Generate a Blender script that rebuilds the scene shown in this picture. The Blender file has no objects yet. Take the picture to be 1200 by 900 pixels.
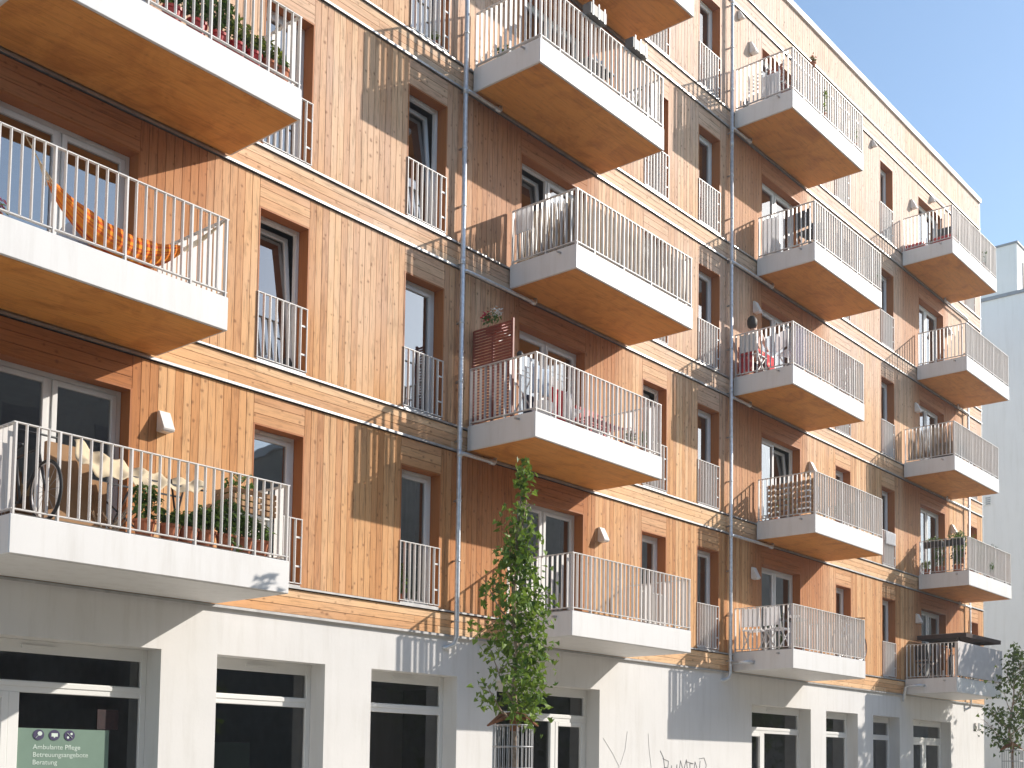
import bpy, math, random
from mathutils import Vector, Matrix
R = math.radians
rnd = random.Random(7)
scn = bpy.context.scene
col = scn.collection
WL = {}          # world location of every parent (parents are never rotated unless they are whole things)

# ------------------------------------------------------------------ materials
def new_mat(name):
    m = bpy.data.materials.new(name); m.use_nodes = True
    nt = m.node_tree; b = nt.nodes['Principled BSDF']
    return m, nt, b
def N(nt, t, **kw):
    n = nt.nodes.new(t)
    for k, v in kw.items(): setattr(n, k, v)
    return n
def math_n(nt, op, a, b=None, clamp=False):
    n = N(nt, 'ShaderNodeMath', operation=op); n.use_clamp = clamp
    for i, v in enumerate((a, b)):
        if v is None: continue
        if isinstance(v, (int, float)): n.inputs[i].default_value = v
        else: nt.links.new(v, n.inputs[i])
    return n.outputs[0]
def mix_c(nt, f, a, b, blend='MIX'):
    n = N(nt, 'ShaderNodeMix', data_type='RGBA', blend_type=blend)
    for s, v in ((n.inputs[0], f), (n.inputs[6], a), (n.inputs[7], b)):
        if isinstance(v, (int, float)): s.default_value = v
        elif isinstance(v, tuple): s.default_value = (*v, 1)
        else: nt.links.new(v, s)
    return n.outputs[2]
def ramp(nt, f, stops):
    n = N(nt, 'ShaderNodeValToRGB'); e = n.color_ramp.elements
    while len(e) < len(stops): e.new(0.5)
    for i, (p, c) in enumerate(stops):
        e[i].position = p; e[i].color = (*c, 1) if isinstance(c, tuple) else (c, c, c, 1)
    nt.links.new(f, n.inputs[0]); return n.outputs[0]
def simple(name, c, rough=0.6, metal=0.0, vary=0.12, scale=6.0, bump=0.0, spec=0.5, streak=0):
    m, nt, b = new_mat(name)
    geo = N(nt, 'ShaderNodeNewGeometry')
    no = N(nt, 'ShaderNodeTexNoise'); no.inputs['Scale'].default_value = scale; no.inputs['Detail'].default_value = 5
    nt.links.new(geo.outputs['Position'], no.inputs['Vector'])
    d = tuple(x * (1 - vary) for x in c); h = tuple(min(1, x * (1 + vary * .5)) for x in c)
    nt.links.new(ramp(nt, no.outputs['Fac'], [(0.3, d), (0.7, h)]), b.inputs['Base Color'])
    if streak:
        mp = N(nt, 'ShaderNodeMapping'); mp.inputs['Scale'].default_value = (5.5, 5.5, .55); nt.links.new(geo.outputs['Position'], mp.inputs[0])
        ns = N(nt, 'ShaderNodeTexNoise'); ns.inputs['Scale'].default_value = 1; ns.inputs['Detail'].default_value = 6; ns.inputs['Roughness'].default_value = .7; nt.links.new(mp.outputs[0], ns.inputs['Vector'])
        old = b.inputs['Base Color'].links[0].from_socket
        nt.links.new(mix_c(nt, 1.0, old, ramp(nt, ns.outputs['Fac'], [(.30, (1 - streak, 1 - streak * 1.08, 1 - streak * 1.25)), (.52, (1.0, 1.0, 1.0))]), 'MULTIPLY'), b.inputs['Base Color'])
    b.inputs['Roughness'].default_value = rough; b.inputs['Metallic'].default_value = metal
    b.inputs['Specular IOR Level'].default_value = spec
    if bump:
        bp = N(nt, 'ShaderNodeBump'); bp.inputs['Strength'].default_value = bump; bp.inputs['Distance'].default_value = .01
        n2 = N(nt, 'ShaderNodeTexNoise'); n2.inputs['Scale'].default_value = scale * 12; n2.inputs['Detail'].default_value = 4
        nt.links.new(geo.outputs['Position'], n2.inputs['Vector'])
        nt.links.new(n2.outputs['Fac'], bp.inputs['Height']); nt.links.new(bp.outputs['Normal'], b.inputs['Normal'])
    return m
def wood(name, vertical, cols, knots=1.0, grain=0.45, weather_glare=True, rough=.7, crosswise='x'):
    m, nt, b = new_mat(name)
    geo = N(nt, 'ShaderNodeNewGeometry'); isl = geo.outputs['Random Per Island']
    sep = N(nt, 'ShaderNodeSeparateXYZ'); nt.links.new(geo.outputs['Position'], sep.inputs[0])
    px, py, pz = sep.outputs
    sh = math_n(nt, 'MULTIPLY', isl, 371.7)
    # coordinate across the board and along the board
    if vertical: ac, al = math_n(nt, 'ADD', px, py), pz
    else: ac, al = math_n(nt, 'ADD', pz, py), px
    if crosswise == 'y': ac, al = py, px
    def comb(a, b2, c):
        n = N(nt, 'ShaderNodeCombineXYZ')
        for i, v in enumerate((a, b2, c)): nt.links.new(v, n.inputs[i])
        return n.outputs[0]
    v1 = comb(math_n(nt, 'MULTIPLY', ac, 26.0), math_n(nt, 'ADD', math_n(nt, 'MULTIPLY', al, 1.6), sh), sh)
    n1 = N(nt, 'ShaderNodeTexNoise'); n1.inputs['Scale'].default_value = 1.0; n1.inputs['Detail'].default_value = 6
    n1.inputs['Roughness'].default_value = .62; n1.inputs['Distortion'].default_value = 1.2
    nt.links.new(v1, n1.inputs['Vector'])
    r2 = math_n(nt, 'FRACT', math_n(nt, 'MULTIPLY', isl, 17.31))
    base = ramp(nt, r2, [(0.0, cols[0]), (0.45, cols[1]), (1.0, cols[2])])
    if weather_glare:
        nw = N(nt, 'ShaderNodeTexNoise'); nw.inputs['Scale'].default_value = .33; nw.inputs['Detail'].default_value = 3
        nt.links.new(comb(px, math_n(nt, 'MULTIPLY', isl, 1.2), pz), nw.inputs['Vector'])
        hz = math_n(nt, 'MULTIPLY', math_n(nt, 'SUBTRACT', pz, 7.0), .075)  # paler with height: weathering, plus veiling glare put into the board colour
        wf = math_n(nt, 'ADD', math_n(nt, 'MULTIPLY', math_n(nt, 'SUBTRACT', nw.outputs['Fac'], .45), 1.6), hz, clamp=True)
        base = mix_c(nt, wf, base, cols[3])
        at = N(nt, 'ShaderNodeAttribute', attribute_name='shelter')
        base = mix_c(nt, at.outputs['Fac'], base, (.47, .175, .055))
    g = ramp(nt, n1.outputs['Fac'], [(0.28, 1 - grain), (0.5, .93), (0.72, 1.0)])
    c = mix_c(nt, 1.0, base, g, 'MULTIPLY')
    if knots:
        vo = N(nt, 'ShaderNodeTexVoronoi', voronoi_dimensions='2D', feature='F1'); vo.inputs['Scale'].default_value = 4.6
        n3 = N(nt, 'ShaderNodeTexNoise'); n3.inputs['Scale'].default_value = 30
        nt.links.new(geo.outputs['Position'], n3.inputs['Vector'])
        nt.links.new(comb(math_n(nt, 'ADD', ac, sh), math_n(nt, 'MULTIPLY', al, .8), sh), vo.inputs['Vector'])
        sc = N(nt, 'ShaderNodeSeparateColor'); nt.links.new(vo.outputs['Color'], sc.inputs[0])
        dd = math_n(nt, 'ADD', vo.outputs['Distance'], math_n(nt, 'MULTIPLY', math_n(nt, 'SUBTRACT', n3.outputs['Fac'], .5), .13))
        dd = math_n(nt, 'ADD', dd, math_n(nt, 'MULTIPLY', math_n(nt, 'POWER', sc.outputs[0], .8), .075))
        n4 = N(nt, 'ShaderNodeTexNoise'); n4.inputs['Scale'].default_value = 1; n4.inputs['Detail'].default_value = 3
        nt.links.new(comb(math_n(nt, 'MULTIPLY', ac, 11.0), math_n(nt, 'ADD', math_n(nt, 'MULTIPLY', al, 3.2), sh), sh), n4.inputs['Vector'])
        kf = math_n(nt, 'MAXIMUM', ramp(nt, dd, [(0.06, .62 * knots), (0.09, .28 * knots), (0.15, 0.0)]), ramp(nt, n4.outputs['Fac'], [(.58, 0.0), (.74, .34 * knots)]))
        c = mix_c(nt, kf, c, (cols[0][0] * .28, cols[0][1] * .2, cols[0][2] * .16))
    if crosswise == 'y':
        nb = N(nt, 'ShaderNodeTexNoise'); nb.inputs['Scale'].default_value = 1.7; nb.inputs['Detail'].default_value = 7; nb.inputs['Roughness'].default_value = .65; nb.inputs['Distortion'].default_value = .9
        nt.links.new(geo.outputs['Position'], nb.inputs['Vector'])
        c = mix_c(nt, 1.0, c, ramp(nt, nb.outputs['Fac'], [(.32, (.74, .64, .55)), (.52, (1.0, .97, .92)), (.7, (1.0, 1.0, 1.0))]), 'MULTIPLY')
    nt.links.new(c, b.inputs['Base Color'])
    b.inputs['Roughness'].default_value = rough; b.inputs['Specular IOR Level'].default_value = .25
    bp = N(nt, 'ShaderNodeBump'); bp.inputs['Strength'].default_value = .25; bp.inputs['Distance'].default_value = .004
    nt.links.new(n1.outputs['Fac'], bp.inputs['Height']); nt.links.new(bp.outputs['Normal'], b.inputs['Normal'])
    return m

M = {}
larch = [(.56, .258, .095), (.74, .395, .168), (.85, .525, .262), (.74, .56, .455)]
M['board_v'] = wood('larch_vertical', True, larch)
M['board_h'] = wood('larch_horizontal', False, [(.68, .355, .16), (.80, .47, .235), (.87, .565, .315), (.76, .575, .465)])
M['reveal'] = wood('oiled_lining', True, [(.42, .15, .045), (.46, .17, .052), (.50, .19, .06), (.4, .2, .1)], knots=0, grain=.2, weather_glare=False, rough=.5)
M['soffit'] = wood('spruce_ply', False, [(.74, .34, .085), (.78, .36, .095), (.82, .39, .11), (.5, .3, .1)], knots=.35, grain=.30, weather_glare=False, rough=.55, crosswise='y')
M['pallet'] = wood('pallet_wood', False, [(.36, .20, .10), (.42, .25, .13), (.50, .31, .17), (.4, .3, .2)], knots=.5, weather_glare=False)
M['trellis'] = simple('red_brown_stain', (.26, .06, .035), .5, vary=.25, scale=8)
M['dark_core'] = simple('wall_batten_dark', (.045, .03, .02), .9)
M['plaster'] = simple('white_render', (.71, .70, .685), .9, vary=.04, scale=1.3, bump=.12, streak=.09)
M['panel'] = simple('white_fascia', (.73, .72, .705), .5, vary=.025, scale=2, bump=.05, streak=.10)
M['frame'] = simple('white_window_frame', (.78, .78, .76), .35, vary=.02)
M['rail'] = simple('white_coated_steel', (.72, .69, .66), .42, vary=.04, scale=9)
M['galv'] = simple('galvanised_steel', (.70, .73, .76), .42, metal=.6, vary=.18, scale=14)
M['flash'] = simple('sheet_metal_flashing', (.46, .455, .45), .42, metal=.6, vary=.2, scale=9)
M['lamp'] = simple('lamp_white', (.78, .74, .70), .5)
M['slab_top'] = simple('balcony_floor_grey', (.42, .40, .37), .8)
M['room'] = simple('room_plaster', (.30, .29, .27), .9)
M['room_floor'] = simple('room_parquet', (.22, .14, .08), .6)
M['curtain'] = simple('white_curtain', (.75, .74, .72), .9)
M['black'] = simple('black_plastic', (.025, .025, .028), .5)
M['rubber'] = simple('tyre_rubber', (.02, .02, .02), .75)
M['red'] = simple('red_paint', (.50, .03, .03), .5)
M['redplas'] = simple('red_pot', (.42, .025, .022), .4)
M['terra'] = simple('terracotta', (.44, .15, .07), .8, vary=.3, scale=14)
M['steel'] = simple('bare_steel', (.45, .45, .46), .35, metal=.9)
M['cream'] = simple('cream_canvas', (.72, .63, .46), .9, vary=.12, scale=10)
M['card'] = simple('cardboard', (.38, .22, .11), .85)
M['white'] = simple('white_cloth', (.80, .80, .82), .9)
M['paleblue'] = simple('pale_blue_cloth', (.62, .70, .82), .9)
M['navy'] = simple('navy_cloth', (.03, .035, .07), .9)
M['redcloth'] = simple('red_cloth', (.55, .025, .035), .85)
M['purple'] = simple('mauve_cloth', (.45, .33, .52), .9, vary=.4, scale=20)
M['grey_fabric'] = simple('pale_privacy_fabric', (.62, .58, .56), .9, vary=.08)
M['brown_fabric'] = simple('dark_brown_fabric', (.05, .025, .02), .85)
M['pinkish'] = simple('faded_rose_edge', (.48, .33, .30), .8)
M['bark'] = simple('pale_bark', (.36, .27, .20), .9, vary=.4, scale=22, bump=.6)
M['burlap'] = simple('rust_burlap', (.26, .11, .055), .9, vary=.4, scale=25)
M['asphalt'] = simple('asphalt', (.13, .125, .115), .9, vary=.3, scale=9, bump=.5)
M['kerb'] = simple('granite_kerb', (.36, .33, .28), .8, vary=.2, scale=20)
M['paint'] = simple('road_paint', (.78, .78, .76), .7)
M['skin'] = simple('skin', (.60, .36, .26), .6, vary=.05)
M['hair'] = simple('dark_hair', (.02, .014, .01), .6)
M['poster_green'] = simple('poster_green', (.15, .235, .185), .6, vary=.05)
M['icon'] = simple('poster_icon_violet', (.045, .035, .10), .6)
M['poster_text'] = simple('poster_lettering', (.62, .72, .66), .6)
M['poster_dark'] = simple('dark_red_poster', (.025, .008, .01), .7, vary=.5, scale=30)
M['graffiti'] = simple('grey_spray', (.16, .16, .17), .8)
M['scratch'] = simple('faint_scratch', (.52, .51, .50), .8)
M['neighbour'] = simple('neighbour_render', (.90, .885, .86), .9, vary=.03, scale=.8, bump=.2, streak=.07)
M['grey_trim'] = simple('grey_roof_trim', (.30, .32, .35), .6)
M['brick_far'] = simple('grey_brown_render', (.15, .145, .13), .9, vary=.2, scale=1.5)
M['reed'] = wood('willow_reed', True, [(.20, .11, .06), (.34, .23, .14), (.56, .46, .34), (.5, .4, .3)], knots=0, weather_glare=False, grain=.5)

def cloth_trans(name, c, f=.55):
    m, nt, b = new_mat(name); b.inputs['Base Color'].default_value = (*c, 1); b.inputs['Roughness'].default_value = .9
    tr = N(nt, 'ShaderNodeBsdfTranslucent'); tr.inputs[0].default_value = (*c, 1)
    mx = N(nt, 'ShaderNodeMixShader'); mx.inputs[0].default_value = f
    nt.links.new(b.outputs[0], mx.inputs[1]); nt.links.new(tr.outputs[0], mx.inputs[2]); nt.links.new(mx.outputs[0], nt.nodes['Material Output'].inputs[0]); return m
M['white'] = cloth_trans('white_cloth', (.84, .84, .85)); M['paleblue'] = cloth_trans('pale_blue_cloth', (.62, .72, .84), .4)
M['purple'] = cloth_trans('mauve_cloth', (.55, .42, .62), .4); M['cream'] = cloth_trans('cream_canvas', (.72, .61, .43), .3)
M['redcloth'] = cloth_trans('red_cloth', (.65, .03, .045), .35)
def floral():
    m, nt, b = new_mat('red_floral_cloth')
    geo = N(nt, 'ShaderNodeNewGeometry')
    vo = N(nt, 'ShaderNodeTexVoronoi'); vo.inputs['Scale'].default_value = 9
    nt.links.new(geo.outputs['Position'], vo.inputs['Vector'])
    nt.links.new(ramp(nt, vo.outputs['Distance'], [(.2, (.80, .45, .30)), (.34, (.60, .05, .05)), (.6, (.42, .02, .03))]), b.inputs['Base Color'])
    b.inputs['Roughness'].default_value = .9; return m
M['floral'] = floral()
def hammock_cloth():
    m, nt, b = new_mat('striped_hammock_cloth')
    uv = N(nt, 'ShaderNodeUVMap'); sep = N(nt, 'ShaderNodeSeparateXYZ'); nt.links.new(uv.outputs[0], sep.inputs[0])
    no = N(nt, 'ShaderNodeTexNoise', noise_dimensions='1D'); no.inputs['Scale'].default_value = 9; no.inputs['Detail'].default_value = 2
    nt.links.new(sep.outputs[1], no.inputs['W'])
    nt.links.new(ramp(nt, no.outputs['Fac'], [(.34, (.38, .025, .012)), (.42, (.80, .15, .015)), (.50, (.92, .38, .03)), (.58, (.62, .07, .015)), (.66, (.88, .30, .02))]), b.inputs['Base Color'])
    b.inputs['Roughness'].default_value = .9; return m
M['hammock'] = hammock_cloth()
def leaf_mat(name, c1, c2):
    m, nt, b = new_mat(name)
    geo = N(nt, 'ShaderNodeNewGeometry')
    c = ramp(nt, geo.outputs['Random Per Island'], [(0.0, c1), (1.0, c2)])
    nt.links.new(c, b.inputs['Base Color']); b.inputs['Roughness'].default_value = .5
    b.inputs['Specular IOR Level'].default_value = .35
    tr = N(nt, 'ShaderNodeBsdfTranslucent'); nt.links.new(mix_c(nt, .5, c, (.16, .22, .02)), tr.inputs[0])
    mx = N(nt, 'ShaderNodeMixShader'); mx.inputs[0].default_value = .35
    out = nt.nodes['Material Output']
    nt.links.new(b.outputs[0], mx.inputs[1]); nt.links.new(tr.outputs[0], mx.inputs[2]); nt.links.new(mx.outputs[0], out.inputs[0])
    return m
M['leaf'] = leaf_mat('maple_leaf', (.05, .13, .02), (.26, .38, .06))
M['leaf2'] = leaf_mat('plant_leaf', (.04, .10, .022), (.17, .28, .06))
M['leaf3'] = leaf_mat('yellow_green_leaf', (.14, .20, .03), (.30, .34, .06))
M['leaf_dark'] = leaf_mat('linden_leaf', (.025, .06, .016), (.08, .14, .03))
M['petal_red'] = simple('red_petals', (.60, .02, .06), .6)
M['petal_white'] = simple('white_petals', (.80, .78, .74), .6)
M['petal_orange'] = simple('orange_petals', (.75, .20, .04), .6)
M['petal_pink'] = simple('pink_petals', (.65, .20, .32), .6)

def glass(name, tint=(.33, .36, .37), ior=3.3):
    m, nt, b = new_mat(name); nt.nodes.remove(b)
    gl = N(nt, 'ShaderNodeBsdfGlossy'); gl.inputs['Roughness'].default_value = .012
    gl.inputs['Color'].default_value = (.95, .97, 1, 1)
    tr = N(nt, 'ShaderNodeBsdfTransparent'); tr.inputs[0].default_value = (*tint, 1)
    fr = N(nt, 'ShaderNodeFresnel'); fr.inputs[0].default_value = ior
    geo = N(nt, 'ShaderNodeNewGeometry')
    no = N(nt, 'ShaderNodeTexNoise'); no.inputs['Scale'].default_value = 1.4
    nt.links.new(geo.outputs['Position'], no.inputs['Vector'])
    bp = N(nt, 'ShaderNodeBump'); bp.inputs['Strength'].default_value = .04; bp.inputs['Distance'].default_value = .05
    nt.links.new(no.outputs['Fac'], bp.inputs['Height']); nt.links.new(bp.outputs[0], gl.inputs['Normal'])
    mx = N(nt, 'ShaderNodeMixShader'); nt.links.new(fr.outputs[0], mx.inputs[0])
    nt.links.new(tr.outputs[0], mx.inputs[1]); nt.links.new(gl.outputs[0], mx.inputs[2])
    nt.links.new(mx.outputs[0], nt.nodes['Material Output'].inputs[0]); return m
M['glass'] = glass('window_glass')
M['shopglass'] = glass('shop_window_glass', (.85, .87, .86), 2.1)
def pavement():
    m, nt, b = new_mat('pavement_slabs')
    geo = N(nt, 'ShaderNodeNewGeometry')
    br = N(nt, 'ShaderNodeTexBrick'); br.inputs['Scale'].default_value = 1.0
    br.inputs['Color1'].default_value = (.44, .395, .32, 1); br.inputs['Color2'].default_value = (.38, .34, .28, 1)
    br.inputs['Mortar'].default_value = (.14, .13, .12, 1); br.inputs['Mortar Size'].default_value = .008
    br.inputs['Brick Width'].default_value = .5; br.inputs['Row Height'].default_value = .5
    nt.links.new(geo.outputs['Position'], br.inputs['Vector']); nt.links.new(br.outputs['Color'], b.inputs['Base Color'])
    b.inputs['Roughness'].default_value = .85; return m
M['pave'] = pavement()

# ------------------------------------------------------------------ mesh helpers
class MB:
    def __init__(s): s.v = []; s.f = []; s.uv = None
    def box(s, x0, x1, y0, y1, z0, z1):
        n = len(s.v)
        s.v += [(x0, y0, z0), (x1, y0, z0), (x1, y1, z0), (x0, y1, z0), (x0, y0, z1), (x1, y0, z1), (x1, y1, z1), (x0, y1, z1)]
        s.f += [tuple(n + i for i in q) for q in ((0, 3, 2, 1), (4, 5, 6, 7), (0, 1, 5, 4), (1, 2, 6, 5), (2, 3, 7, 6), (3, 0, 4, 7))]
        return s
    def bar(s, a, b, w, h=None, up=(0, 0, 1)):
        a, b = Vector(a), Vector(b); h = h or w; d = (b - a).normalized(); up = Vector(up)
        if abs(d.dot(up)) > .95: up = Vector((0, 1, 0))
        r = d.cross(up).normalized(); u = r.cross(d).normalized(); n = len(s.v)
        for p in (a, b):
            for i, j in ((-1, -1), (1, -1), (1, 1), (-1, 1)): s.v.append(tuple(p + r * (i * w / 2) + u * (j * h / 2)))
        s.f += [tuple(n + i for i in q) for q in ((0, 1, 2, 3), (7, 6, 5, 4), (0, 4, 5, 1), (1, 5, 6, 2), (2, 6, 7, 3), (3, 7, 4, 0))]
        return s
    def tube(s, pts, r, n=8, cap=True):
        pts = [Vector(p) for p in pts]; rs = r if isinstance(r, (list, tuple)) else [r] * len(pts); st = len(s.v)
        prev = None
        for i, p in enumerate(pts):
            d = (pts[min(i + 1, len(pts) - 1)] - pts[max(i - 1, 0)]).normalized()
            if prev is None:
                a = Vector((0, 0, 1)) if abs(d.z) < .9 else Vector((1, 0, 0)); x = d.cross(a).normalized()
            else: x = (prev - d * prev.dot(d)).normalized()
            prev = x; y = d.cross(x)
            for k in range(n):
                t = 2 * math.pi * k / n; s.v.append(tuple(p + (x * math.cos(t) + y * math.sin(t)) * rs[i]))
        for i in range(len(pts) - 1):
            for k in range(n):
                a = st + i * n + k; b2 = st + i * n + (k + 1) % n; s.f.append((a, b2, b2 + n, a + n))
        if cap:
            s.f.append(tuple(st + k for k in reversed(range(n)))); s.f.append(tuple(st + (len(pts) - 1) * n + k for k in range(n)))
        return s
    def lathe(s, prof, c=(0, 0, 0), n=16):
        st = len(s.v)
        for r, z in prof:
            for k in range(n):
                t = 2 * math.pi * k / n; s.v.append((c[0] + r * math.cos(t), c[1] + r * math.sin(t), c[2] + z))
        for i in range(len(prof) - 1):
            for k in range(n):
                a = st + i * n + k; b2 = st + i * n + (k + 1) % n; s.f.append((a, b2, b2 + n, a + n))
        return s
    def poly(s, pts):
        n = len(s.v); s.v += [tuple(p) for p in pts]; s.f.append(tuple(range(n, n + len(pts)))); return s
    def torus(s, c, ax, R1, r1, n=28, m=6):
        ax = Vector(ax).normalized(); a = Vector((0, 0, 1)) if abs(ax.z) < .9 else Vector((1, 0, 0)); x = ax.cross(a).normalized(); y = ax.cross(x); c = Vector(c); st = len(s.v)
        for i in range(n):
            t = 2 * math.pi * i / n; d = x * math.cos(t) + y * math.sin(t)
            for j in range(m):
                q = 2 * math.pi * j / m; s.v.append(tuple(c + d * (R1 + r1 * math.cos(q)) + ax * (r1 * math.sin(q))))
        for i in range(n):
            for j in range(m):
                s.f.append((st + i * m + j, st + ((i + 1) % n) * m + j, st + ((i + 1) % n) * m + (j + 1) % m, st + i * m + (j + 1) % m))
        return s
    def leaf(s, p, size, rg, lobes=True, droop=.3):
        d = Vector((rg.gauss(0, 1), rg.gauss(0, 1), rg.gauss(-droop, .7))).normalized()
        nn = Vector((rg.gauss(0, .7), rg.gauss(-.2, .7), 1)).normalized()
        r = d.cross(nn).normalized(); u = r.cross(d); p = Vector(p)
        sh = [(0, 0), (.10, .32), (.42, .28), (.30, .55), (.22, .70), (0, 1), (-.22, .70), (-.30, .55), (-.42, .28), (-.10, .32)] if lobes else [(0, 0), (.2, .3), (.17, .7), (0, 1), (-.17, .7), (-.2, .3)]
        f = rg.uniform(.05, .28)
        n = len(s.v)
        for a, b in sh: s.v.append(tuple(p + (r * a + d * b + u * (abs(a) * f * 2 - b * b * .25)) * size))
        k = len(sh); h = k // 2
        s.f.append(tuple(n + i for i in range(h + 1))); s.f.append(tuple([n] + [n + i for i in range(h, k)]))
        return s
    def build(s, name, mat, parent=None, origin=None, smooth=False, bevel=0):
        w = Vector(WL.get(parent.name, (0, 0, 0))) if parent else Vector((0, 0, 0))
        o3 = Vector(origin) if origin is not None else w
        me = bpy.data.meshes.new(name); me.from_pydata([tuple(Vector(v) - o3) for v in s.v], [], s.f); me.materials.append(M[mat] if isinstance(mat, str) else mat)
        if s.uv:
            ul = me.uv_layers.new(name='UVMap')
            for l in me.loops: ul.data[l.index].uv = s.uv[l.vertex_index]
        if smooth:
            for p in me.polygons: p.use_smooth = True
        me.update()
        ob = bpy.data.objects.new(name, me); col.objects.link(ob)
        if parent: ob.parent = parent
        ob.location = o3 - w
        WL[ob.name] = tuple(o3)
        if bevel:
            bm = ob.modifiers.new('Bevel', 'BEVEL'); bm.width = bevel; bm.segments = 1; bm.limit_method = 'ANGLE'
        return ob
def empty(name, loc, label=None, cat=None, group=None, parent=None):
    o = bpy.data.objects.new(name, None); col.objects.link(o); o.empty_display_size = .2
    w = Vector(WL.get(parent.name, (0, 0, 0))) if parent else Vector((0, 0, 0))
    if parent: o.parent = parent
    o.location = Vector(loc) - w; WL[o.name] = tuple(loc)
    if label: tag(o, label, cat, group)
    return o
def tag(o, label, cat, group=None):
    o['label'] = label; o['category'] = cat
    if group: o['group'] = group
    return o
def copy_tree(o, parent=None, loc=None):
    c = o.copy(); col.objects.link(c); c.parent = parent
    if loc is not None:
        w = Vector(WL.get(parent.name, (0, 0, 0))) if parent else Vector((0, 0, 0))
        c.location = Vector(loc) - w; WL[c.name] = tuple(loc)
    for ch in list(o.children): copy_tree(ch, c)
    return c
def struct(o): o['kind'] = 'structure'; return o

# ------------------------------------------------------------------ facade levels (metres)
XL, XR = 1.6, 34.93
P = {k: 3.719 + (k - 1) * 2.95 for k in range(2, 6)}; F = {k: 4.162 + (k - 1) * 2.95 for k in range(1, 6)}
P = {k: 3.769 + (k - 1) * 2.95 for k in range(2, 6)}
P[1] = 3.778; P[6] = 18.452; F[6] = 18.861; RT = 19.736
HEAD = 2.13
DOORS = [5.76, 14.16, 21.89, 30.30]; DW = 1.73
WINS = [3.1, 9.165, 11.68, 17.575, 19.42, 25.33, 27.87, 33.69]; WW = .80

# ------------------------------------------------------------------ ground
def ground():
    g = MB(); g.poly([(-300, -200, -.12), (300, -200, -.12), (300, 300, -.12), (-300, 300, -.12)]); struct(g.build('ground', 'kerb'))
    r = MB(); r.poly([(-150, -21, -.116), (200, -21, -.116), (200, -7.2, -.116), (-150, -7.2, -.116)]); struct(r.build('road', 'asphalt'))
    p = MB(); p.box(-60, 120, -7.0, 0.0, -.116, 0.0); struct(p.build('pavement', 'pave'))
    k = MB(); k.box(-60, 120, -7.2, -7.0, -.112, .004); struct(k.build('kerb', 'kerb'))
    p2 = MB(); p2.box(-60, 120, -25.0, -21.2, -.116, 0.0); struct(p2.build('pavement', 'pave'))
    k2 = MB(); k2.box(-60, 120, -21.2, -21.0, -.112, .004); struct(k2.build('kerb', 'kerb'))
    m = MB()
    for i in range(-12, 30): m.poly([(i * 6, -14.06, -.112), (i * 6 + 3, -14.06, -.112), (i * 6 + 3, -13.94, -.112), (i * 6, -13.94, -.112)])
    struct(m.build('road_marking', 'paint'))
ground()

# ------------------------------------------------------------------ main building
B = empty('apartment_building', (18, 0, 0), 'long timber-clad apartment building with white render ground floor and projecting balconies', 'building')
def fill_h(mb, x0, x1, z0, z1, y0, y1, pitch=.128, jl=3.9):
    n = max(1, round((z1 - z0) / pitch)); h = (z1 - z0) / n
    for i in range(n):
        a = x0; first = True
        while a < x1 - 1e-4:
            b = min(x1, a + (rnd.uniform(.4, 1) * jl if first else jl)); first = False
            if x1 - b < .5: b = x1
            mb.box(a + (.0015 if a > x0 else 0), b - (.0015 if b < x1 else 0), y0, y1, z0 + i * h + .0035, z0 + (i + 1) * h - .0035); a = b
def fill_v(mb, x0, x1, z0, z1, y0=0.0, y1=.026, pitch=.1085):
    n = max(1, round((x1 - x0) / pitch)); w = (x1 - x0) / n
    for i in range(n):
        d = rnd.uniform(-.0015, .0015)
        mb.box(x0 + i * w + .0035, x0 + (i + 1) * w - .0035, y0 + d, y1, z0, z1)
BW, BD = 3.23, 1.5
OX = {('A', 1): 5.47, ('A', 0): 4.55, ('B', 0): 12.985, ('B', 1): 13.885, ('C', 1): 20.71, ('C', 0): 21.64, ('D', 1): 29.165, ('D', 0): 30.07}
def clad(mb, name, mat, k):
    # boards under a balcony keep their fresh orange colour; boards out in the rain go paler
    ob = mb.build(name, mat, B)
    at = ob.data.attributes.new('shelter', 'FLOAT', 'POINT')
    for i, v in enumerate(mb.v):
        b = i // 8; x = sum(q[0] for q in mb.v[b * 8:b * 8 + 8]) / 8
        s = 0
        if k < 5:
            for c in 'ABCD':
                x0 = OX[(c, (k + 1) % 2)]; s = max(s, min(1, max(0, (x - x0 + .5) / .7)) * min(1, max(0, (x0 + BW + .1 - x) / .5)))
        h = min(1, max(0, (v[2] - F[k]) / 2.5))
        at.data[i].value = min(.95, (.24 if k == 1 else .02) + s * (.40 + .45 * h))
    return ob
for k in range(1, 6):
    z0, z1 = F[k] + .03, P[k + 1]; zh = F[k] + HEAD
    op = sorted([(x, x + DW) for x in DOORS] + [(x, x + WW) for x in WINS])
    Cr = MB()
    a = XL
    for (o0, o1) in op + [(XR, XR)]:
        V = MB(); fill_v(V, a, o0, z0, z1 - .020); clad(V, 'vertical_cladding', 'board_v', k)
        Cr.box(a, o0, .028, .30, F[k] - .02, P[k + 1] + .02)
        if o1 > o0:
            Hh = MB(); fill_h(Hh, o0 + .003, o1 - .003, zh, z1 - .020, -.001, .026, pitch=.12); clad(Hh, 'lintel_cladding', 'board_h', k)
            Cr.box(o0, o1, .028, .30, zh + .02, P[k + 1] + .02)
        a = o1
    Cr.build('wall_core', 'dark_core', B)
    for (o0, o1) in op:     # linings of the openings: jambs, lintel, sill
        Lg = MB()
        Lg.box(o0 - .004, o0 + .018, -.004, .24, z0, zh); Lg.box(o1 - .018, o1 + .004, -.004, .24, z0, zh)
        Lg.box(o0 + .018, o1 - .018, -.004, .24, zh - .02, zh + .004)
        Lg.build('opening_lining', 'reveal', B)
        fl = MB(); fl.box(o0 + .018, o1 - .018, -.02, .24, z0 - .01, z0 + .018); fl.build('sill', 'flash', B)
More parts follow.
